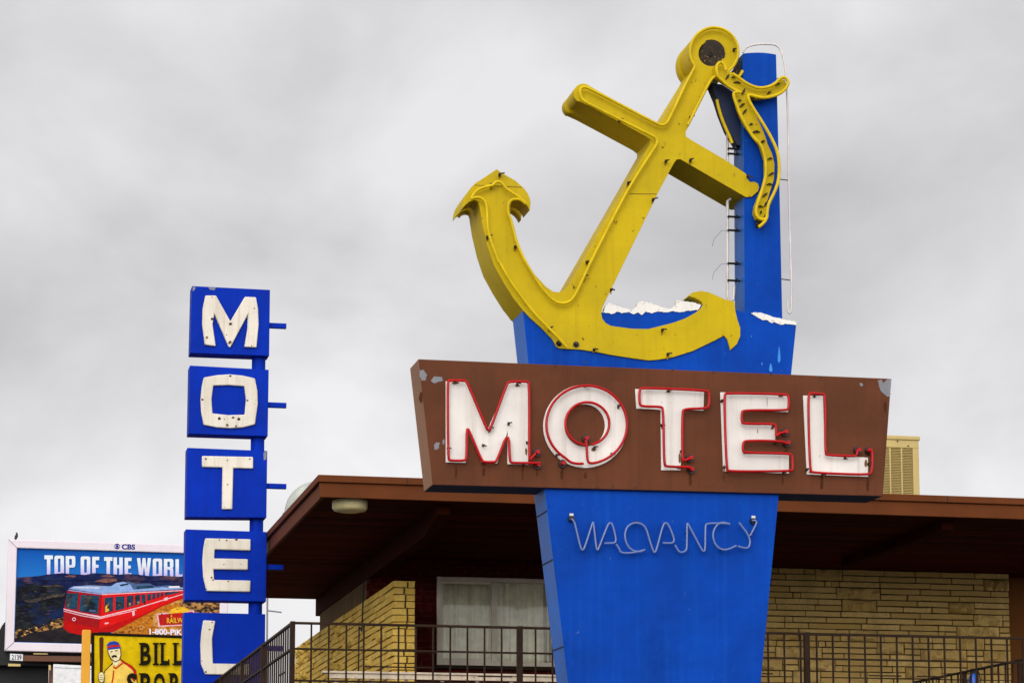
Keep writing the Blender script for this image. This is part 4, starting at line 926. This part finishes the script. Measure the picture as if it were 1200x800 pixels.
def block(ch, xa, xb_, y0, y1, Y, k):
    """heavy condensed poster capitals"""
    w = xb_-xa; X = lambda u: xa+u*w; Yq = lambda v: y0+v*(y1-y0)
    sx = 4.1/w; sy = .15
    def pl(outer, *holes): po.prism([[P(X(u), Yq(v), Y) for u, v in l] for l in (outer,)+holes], (0, .0004, 0), I[k])
    c1, c2 = .2, .08
    rb = lambda u0, v0, u1, v1, a, b_: [(u0+a, v0), (u1-a, v0), (u1-a*.3, v0+b_*.3), (u1, v0+b_), (u1, v1-b_), (u1-a*.3, v1-b_*.3), (u1-a, v1), (u0+a, v1), (u0+a*.3, v1-b_*.3), (u0, v1-b_), (u0, v0+b_), (u0+a*.3, v0+b_*.3)]
    if ch == 'T': m_ = sx/2; pl([(0, 0), (1, 0), (1, .2), (.5+m_, .2), (.5+m_, 1), (.5-m_, 1), (.5-m_, .2), (0, .2)])
    elif ch == 'O': pl(rb(0, 0, 1, 1, c1, c2), rb(sx, sy, 1-sx, 1-sy, .06, .04))
    elif ch == 'D': pl([(0, 0), (.8, 0), (1, .1), (1, .9), (.8, 1), (0, 1)], rb(sx, sy, 1-sx, 1-sy, .06, .04))
    elif ch == 'P': pl([(0, 0), (.8, 0), (.95, .03), (1, .1), (1, .48), (.95, .56), (.8, .6), (sx, .6), (sx, 1), (0, 1)], rb(sx, sy, 1-sx, .47, .06, .04))
    elif ch == 'R': pl([(0, 0), (.8, 0), (.95, .03), (1, .1), (1, .42), (.92, .5), (.98, .58), (1, 1), (1-sx, 1), (1-sx, .62), (sx, .58), (sx, 1), (0, 1)], rb(sx, sy, 1-sx, .44, .06, .04))
    elif ch == 'F': pl([(0, 0), (1, 0), (1, .18), (sx, .18), (sx, .42), (.9, .42), (.9, .58), (sx, .58), (sx, 1), (0, 1)])
    elif ch == 'E': pl([(0, 0), (1, 0), (1, .18), (sx, .18), (sx, .42), (.9, .42), (.9, .58), (sx, .58), (sx, .82), (1, .82), (1, 1), (0, 1)])
    elif ch == 'H': pl([(0, 0), (sx, 0), (sx, .4), (1-sx, .4), (1-sx, 0), (1, 0), (1, 1), (1-sx, 1), (1-sx, .58), (sx, .58), (sx, 1), (0, 1)])
    elif ch == 'L': pl([(0, 0), (sx, 0), (sx, .84), (1, .84), (1, 1), (0, 1)])
    elif ch == 'W': pl([(0, 0), (.24, 0), (.3, .62), (.4, 0), (.6, 0), (.7, .62), (.76, 0), (1, 0), (.84, 1), (.6, 1), (.5, .45), (.4, 1), (.16, 1)])
for ch, xa, xb_ in (('T', 52, 62), ('O', 63.8, 75), ('P', 77, 88.3), ('O', 94.5, 105.8), ('F', 108, 116.3), ('T', 122, 131.8), ('H', 133, 143.8), ('E', 146, 154.2), ('W', 160.5, 177), ('O', 179, 190), ('R', 192, 203.2), ('L', 205.6, 213.8), ('D', 217.5, 228.5)):
    d_ = (xa-52)*.03; block(ch, xa, xb_, 650.2+d_, 673.2+d_*.6, YL, 'txt')
# the ridge line stands in front of the feet of the letters
LAY[0] += 18
ink([(180, 300), (215, 291), (260, 287), (290, 284), (340, 289), (400, 292), (440, 284), (500, 288), (560, 291), (600, 288), (640, 290), (700, 298), (760, 296), (840, 301), (900, 297), (1030, 306), (1030, 322), (850, 320), (700, 322), (640, 318), (560, 316), (440, 318), (180, 318)], 'hill')
ink([(440, 324), (490, 308), (545, 310), (550, 322), (500, 330)], 'rust')
ink([(300, 300), (330, 294), (360, 296), (345, 306)], 'rust'); ink([(470, 298), (500, 293), (540, 298), (520, 304)], 'rust'); ink([(110, 420), (180, 400), (260, 384), (306, 378), (300, 392), (220, 405), (150, 424)], 'streak'); ink([(190, 345), (260, 338), (300, 344), (240, 352)], 'streak')
poster = po.build('poster', inks, bb, 0, 0)
# network mark on the frame
b = MB(); YC = YBB-.124
b.ppx([arc(137.3, 639.8, 3.3, 3.3, 0, 345, 23)], YC, .002, 0); 
b.ppx([[(134.3, 639.8)]+arc(137.3, 641.3, 3.3, 3.3, 205, 335, 8)+[(140.3, 639.8)]+arc(137.3, 638.3, 3.3, 3.3, 25, 155, 8)], YC-.004, .002, 1)
b.ppx([arc(137.3, 639.8, 1.55, 1.55, 0, 345, 23)], YC-.008, .002, 0)
text_px(b, 'CBS', 142.6, 637, 158.4, 643.4, YC, 0, 0, .04, .02); b.build('emblem', [plain('emblem blue', (0, 16, 120), .5), M['bb_frame']], bbf, 0, 0)
b = MB(); b.ppx([[(27, 767.3), (262, 771.5), (262, 778), (27, 774.3)]], YBB-.14, .3); b.build('platform_beam', M['bb_brown'], bb, .02)
b = MB(); b.ppx([[(-14, 761), (262, 766), (262, 782), (-14, 778.5)]], YBB+.3, .5); b.build('catwalk', M['dark'], bb)
b = MB(); b.ppx([[(-60, 776), (57, 778), (56.5, 830), (-60, 830)]], YBB+.9, .2); b.build('skirt_panel', M['dark'], bb)
b = MB(); b.ppx([[(-40, 768), (-30, 745), (-6, 745), (-1, 739), (2, 733), (5, 729), (8, 727), (7, 768)]], YBB+.9, .25); b.build('rear_panel', M['dark'], bb)
for px in (61, 200): 
    q = P(px, 775, YBB+.5); b = MB(); b.box(q.x-.09, q.x+.09, YBB+.4, YBB+.6, 0, P(px, 770, YBB).z); b.build('column', M['bb_brown'], bb)
for (xa, ya, xb_, yb_) in ((39, 764.8, 56, 766), (9.5, 777, 24, 780), (57, 778.5, 59.5, 784.5)):
    b = MB(); b.ppx([[(xa, ya), (xb_, ya+.4), (xb_, yb_+.2), (xa, yb_)]], YBB-.16, .05); b.build('light_fitting', M['beige'], bb)
b = MB(); b.ppx([[(11.8, 765.3), (27, 766), (26.8, 773.8), (11.6, 773)]], YBB-.2, .04, 0); text_px(b, '2139', 13.6, 766.6, 25.2, 772.4, YBB-.204, 0, 1, .015, .04); b.build('number_plate', [M['white_board'], M['black_ink']], bb, 0, 0)
# bird on the frame's corner
q = P(18.5, 632, YBB); bd = MB()
cen = [(-.07, -.02, .02), (-.045, .06, .045), (-.01, .14, .085), (.02, .22, .11), (.045, .30, .105), (.06, .37, .08), (.062, .42, .062), (.055, .47, .062), (.035, .51, .05), (.0, .52, .018), (-.04, .515, .004)]
bd.tube([q+Vector((x*.5, .05, z*.46)) for x, z, _ in cen], [r_*.5 for _, _, r_ in cen], 12)
bird = bd.build('bird', M['bird'], None, 0, 60); tag(bird, 'dark bird perched on the top left corner of the billboard frame', 'bird')
for dx in (-.0, .05):
    b = MB(); b.tube([q+Vector((dx*.5, .05, .06)), q+Vector((dx*.5-.005, .05, -.005))], .012, 6); b.build('leg', M['bird'], bird)

# blank white board under the billboard
YWB = yat(80, 790, 70); c = P(80, 800, YWB)
wb = thing('blank_board', (c.x, YWB+.1, 0), 'blank white sign board below the billboard beside the yellow sign', 'sign')
b = MB(); b.ppx([[(62.5, 777.5), (112, 780), (112, 880), (61, 880)]], YWB, .12); b.build('board', M['white_board'], wb, .02)
b = MB(); b.ppx([[(63.5, 781.3), (112, 783.5), (112, 784), (63.5, 781.9)]], YWB-.004, .003); b.build('board_seam', M['bare'], wb)
b = MB(); b.box(c.x-.08, c.x+.08, YWB+.13, YWB+.29, 0, c.z); b.build('post', M['bb_brown'], wb)

# yellow sports sign
c = P(101, 760, YSP); sg = thing('yellow_sign', (c.x, YSP+.1, 0), 'yellow sign with a moustached ballplayer holding a bat beside the word BILL', 'sign')
b = MB(); q0, q1 = P(96.4, 737.5, YSP), P(106.4, 737.5, YSP); b.box(q0.x, q1.x, YSP-.05, YSP+.15, 0, q0.z); b.build('post', M['post_yellow'], sg, .02)
FO = [(107.5, 740.5), (240, 745), (239, 862), (107.5, 862)]; FI = [(110.5, 743.6), (237, 748), (236, 858), (110.5, 858)]
b = MB(); b.ppx([FO, FI], YSP-.03, .2); b.build('frame', M['black_ink'], sg, .008)
fc = MB(); fc.ppx([[(110, 743), (238, 747.5), (237, 859), (110, 859)]], YSP, .1, 0)
zq = zm(100, 690, 7.27); LAY[0] = 0
mats_s = [M['face_yellow'], M['black_ink'], plain('print brown', (78, 44, 18), .5), plain('print cream', (222, 206, 160), .5), plain('print blue', (30, 62, 150), .5), plain('print red', (186, 30, 22), .5), plain('print jersey', (226, 190, 84), .5)]
def pr(pts, k):
    LAY[0] += 1; fc.prism([[P(x, y, YSP-.003*LAY[0]) for x, y in zq(pts)]], (0, .002, 0), k)
pr([(118, 420), (128, 406), (148, 406), (156, 420), (153, 560), (147, 720), (124, 720), (121, 560)], 2)
pr([(230, 625), (300, 590), (340, 618), (400, 650), (432, 690), (445, 760), (445, 900), (110, 900), (135, 770), (165, 690), (200, 655)], 1)
pr([(236, 634), (298, 598), (336, 624), (394, 655), (425, 695), (437, 760), (437, 900), (118, 900), (142, 774), (171, 695), (206, 660)], 6)
pr([(300, 598), (345, 625), (400, 652), (430, 700), (440, 760), (428, 765), (405, 690), (350, 645), (310, 622)], 5)
pr([(238, 655), (262, 665), (310, 625), (322, 632), (262, 680), (236, 668)], 5)
pr([(236, 690), (245, 690), (240, 760), (225, 830), (214, 830), (230, 755)], 5)
pr([(395, 715), (418, 745), (425, 790), (408, 775), (388, 740)], 5)
pr([(232, 590), (290, 585), (296, 620), (262, 655), (236, 640)], 3)
pr([(186, 512), (300, 500), (306, 560), (292, 605), (252, 622), (212, 590), (196, 555)], 1)
pr([(192, 515), (295, 505), (300, 558), (287, 600), (252, 614), (218, 585), (202, 552)], 3)
pr([(184, 470), (205, 448), (245, 440), (280, 450), (296, 478), (300, 505), (240, 508), (190, 518)], 4); pr([(190, 485), (240, 472), (292, 474), (296, 490), (240, 490), (192, 502)], 5)
pr([(222, 572), (240, 558), (262, 560), (274, 576), (260, 580), (248, 574), (232, 584)], 1)
pr([(212, 530), (232, 524), (232, 530), (214, 536)], 1); pr([(252, 520), (276, 516), (276, 522), (252, 527)], 1)
pr([(108, 720), (130, 700), (155, 705), (164, 740), (160, 790), (130, 800), (110, 770)], 1); pr([(112, 722), (132, 705), (152, 710), (159, 742), (154, 785), (132, 793), (115, 767)], 3)
for yy in (728, 745, 762): pr([(118, yy), (150, yy+6), (150, yy+9), (118, yy+3)], 1)
YI = YSP-.003*LAY[0]-.004
def serif_word(s, boxes, y0, y1):
    for ch, (xa, xb_) in zip(s, boxes):
        text_px(fc, ch, xa, y0, xb_, y1, YI, 0, 1, .03)
        h = 2.0; sfs = {'B': [(xa-1.6, y0), (xa-1.6, y1-h)], 'I': [(xa-1.8, y0), (xa-1.8, y1-h)], 'L': [(xa-1.6, y0), (xa-1.6, y1-h)], 'P': [(xa-1.6, y0), (xa-1.6, y1-h)], 'R': [(xa-1.6, y0), (xa-1.6, y1-h)]}.get(ch, [])
        for (u, v) in sfs:
            ww = 7.4 if ch != 'I' else (xb_-xa)+3.6
            fc.prism([[P(u, v, YI-.003), P(u+ww, v, YI-.003), P(u+ww, v+h, YI-.003), P(u, v+h, YI-.003)]], (0, .002, 0), 1)
        if ch == 'L':
            fc.prism([[P(xb_-1.6, y1-7, YI-.003), P(xb_, y1-7.5, YI-.003), P(xb_, y1, YI-.003), P(xb_-1.6, y1, YI-.003)]], (0, .002, 0), 1)
serif_word('BILL', [(164.5, 176.8), (180.8, 184.4), (188.5, 198.6), (203.8, 214)], 752.5, 778.8)
serif_word('SPOR', [(148.5, 160.5), (164.5, 176), (180, 193.5), (199, 212)], 788, 815)
fc.build('sign_face', mats_s, sg, 0, 0)
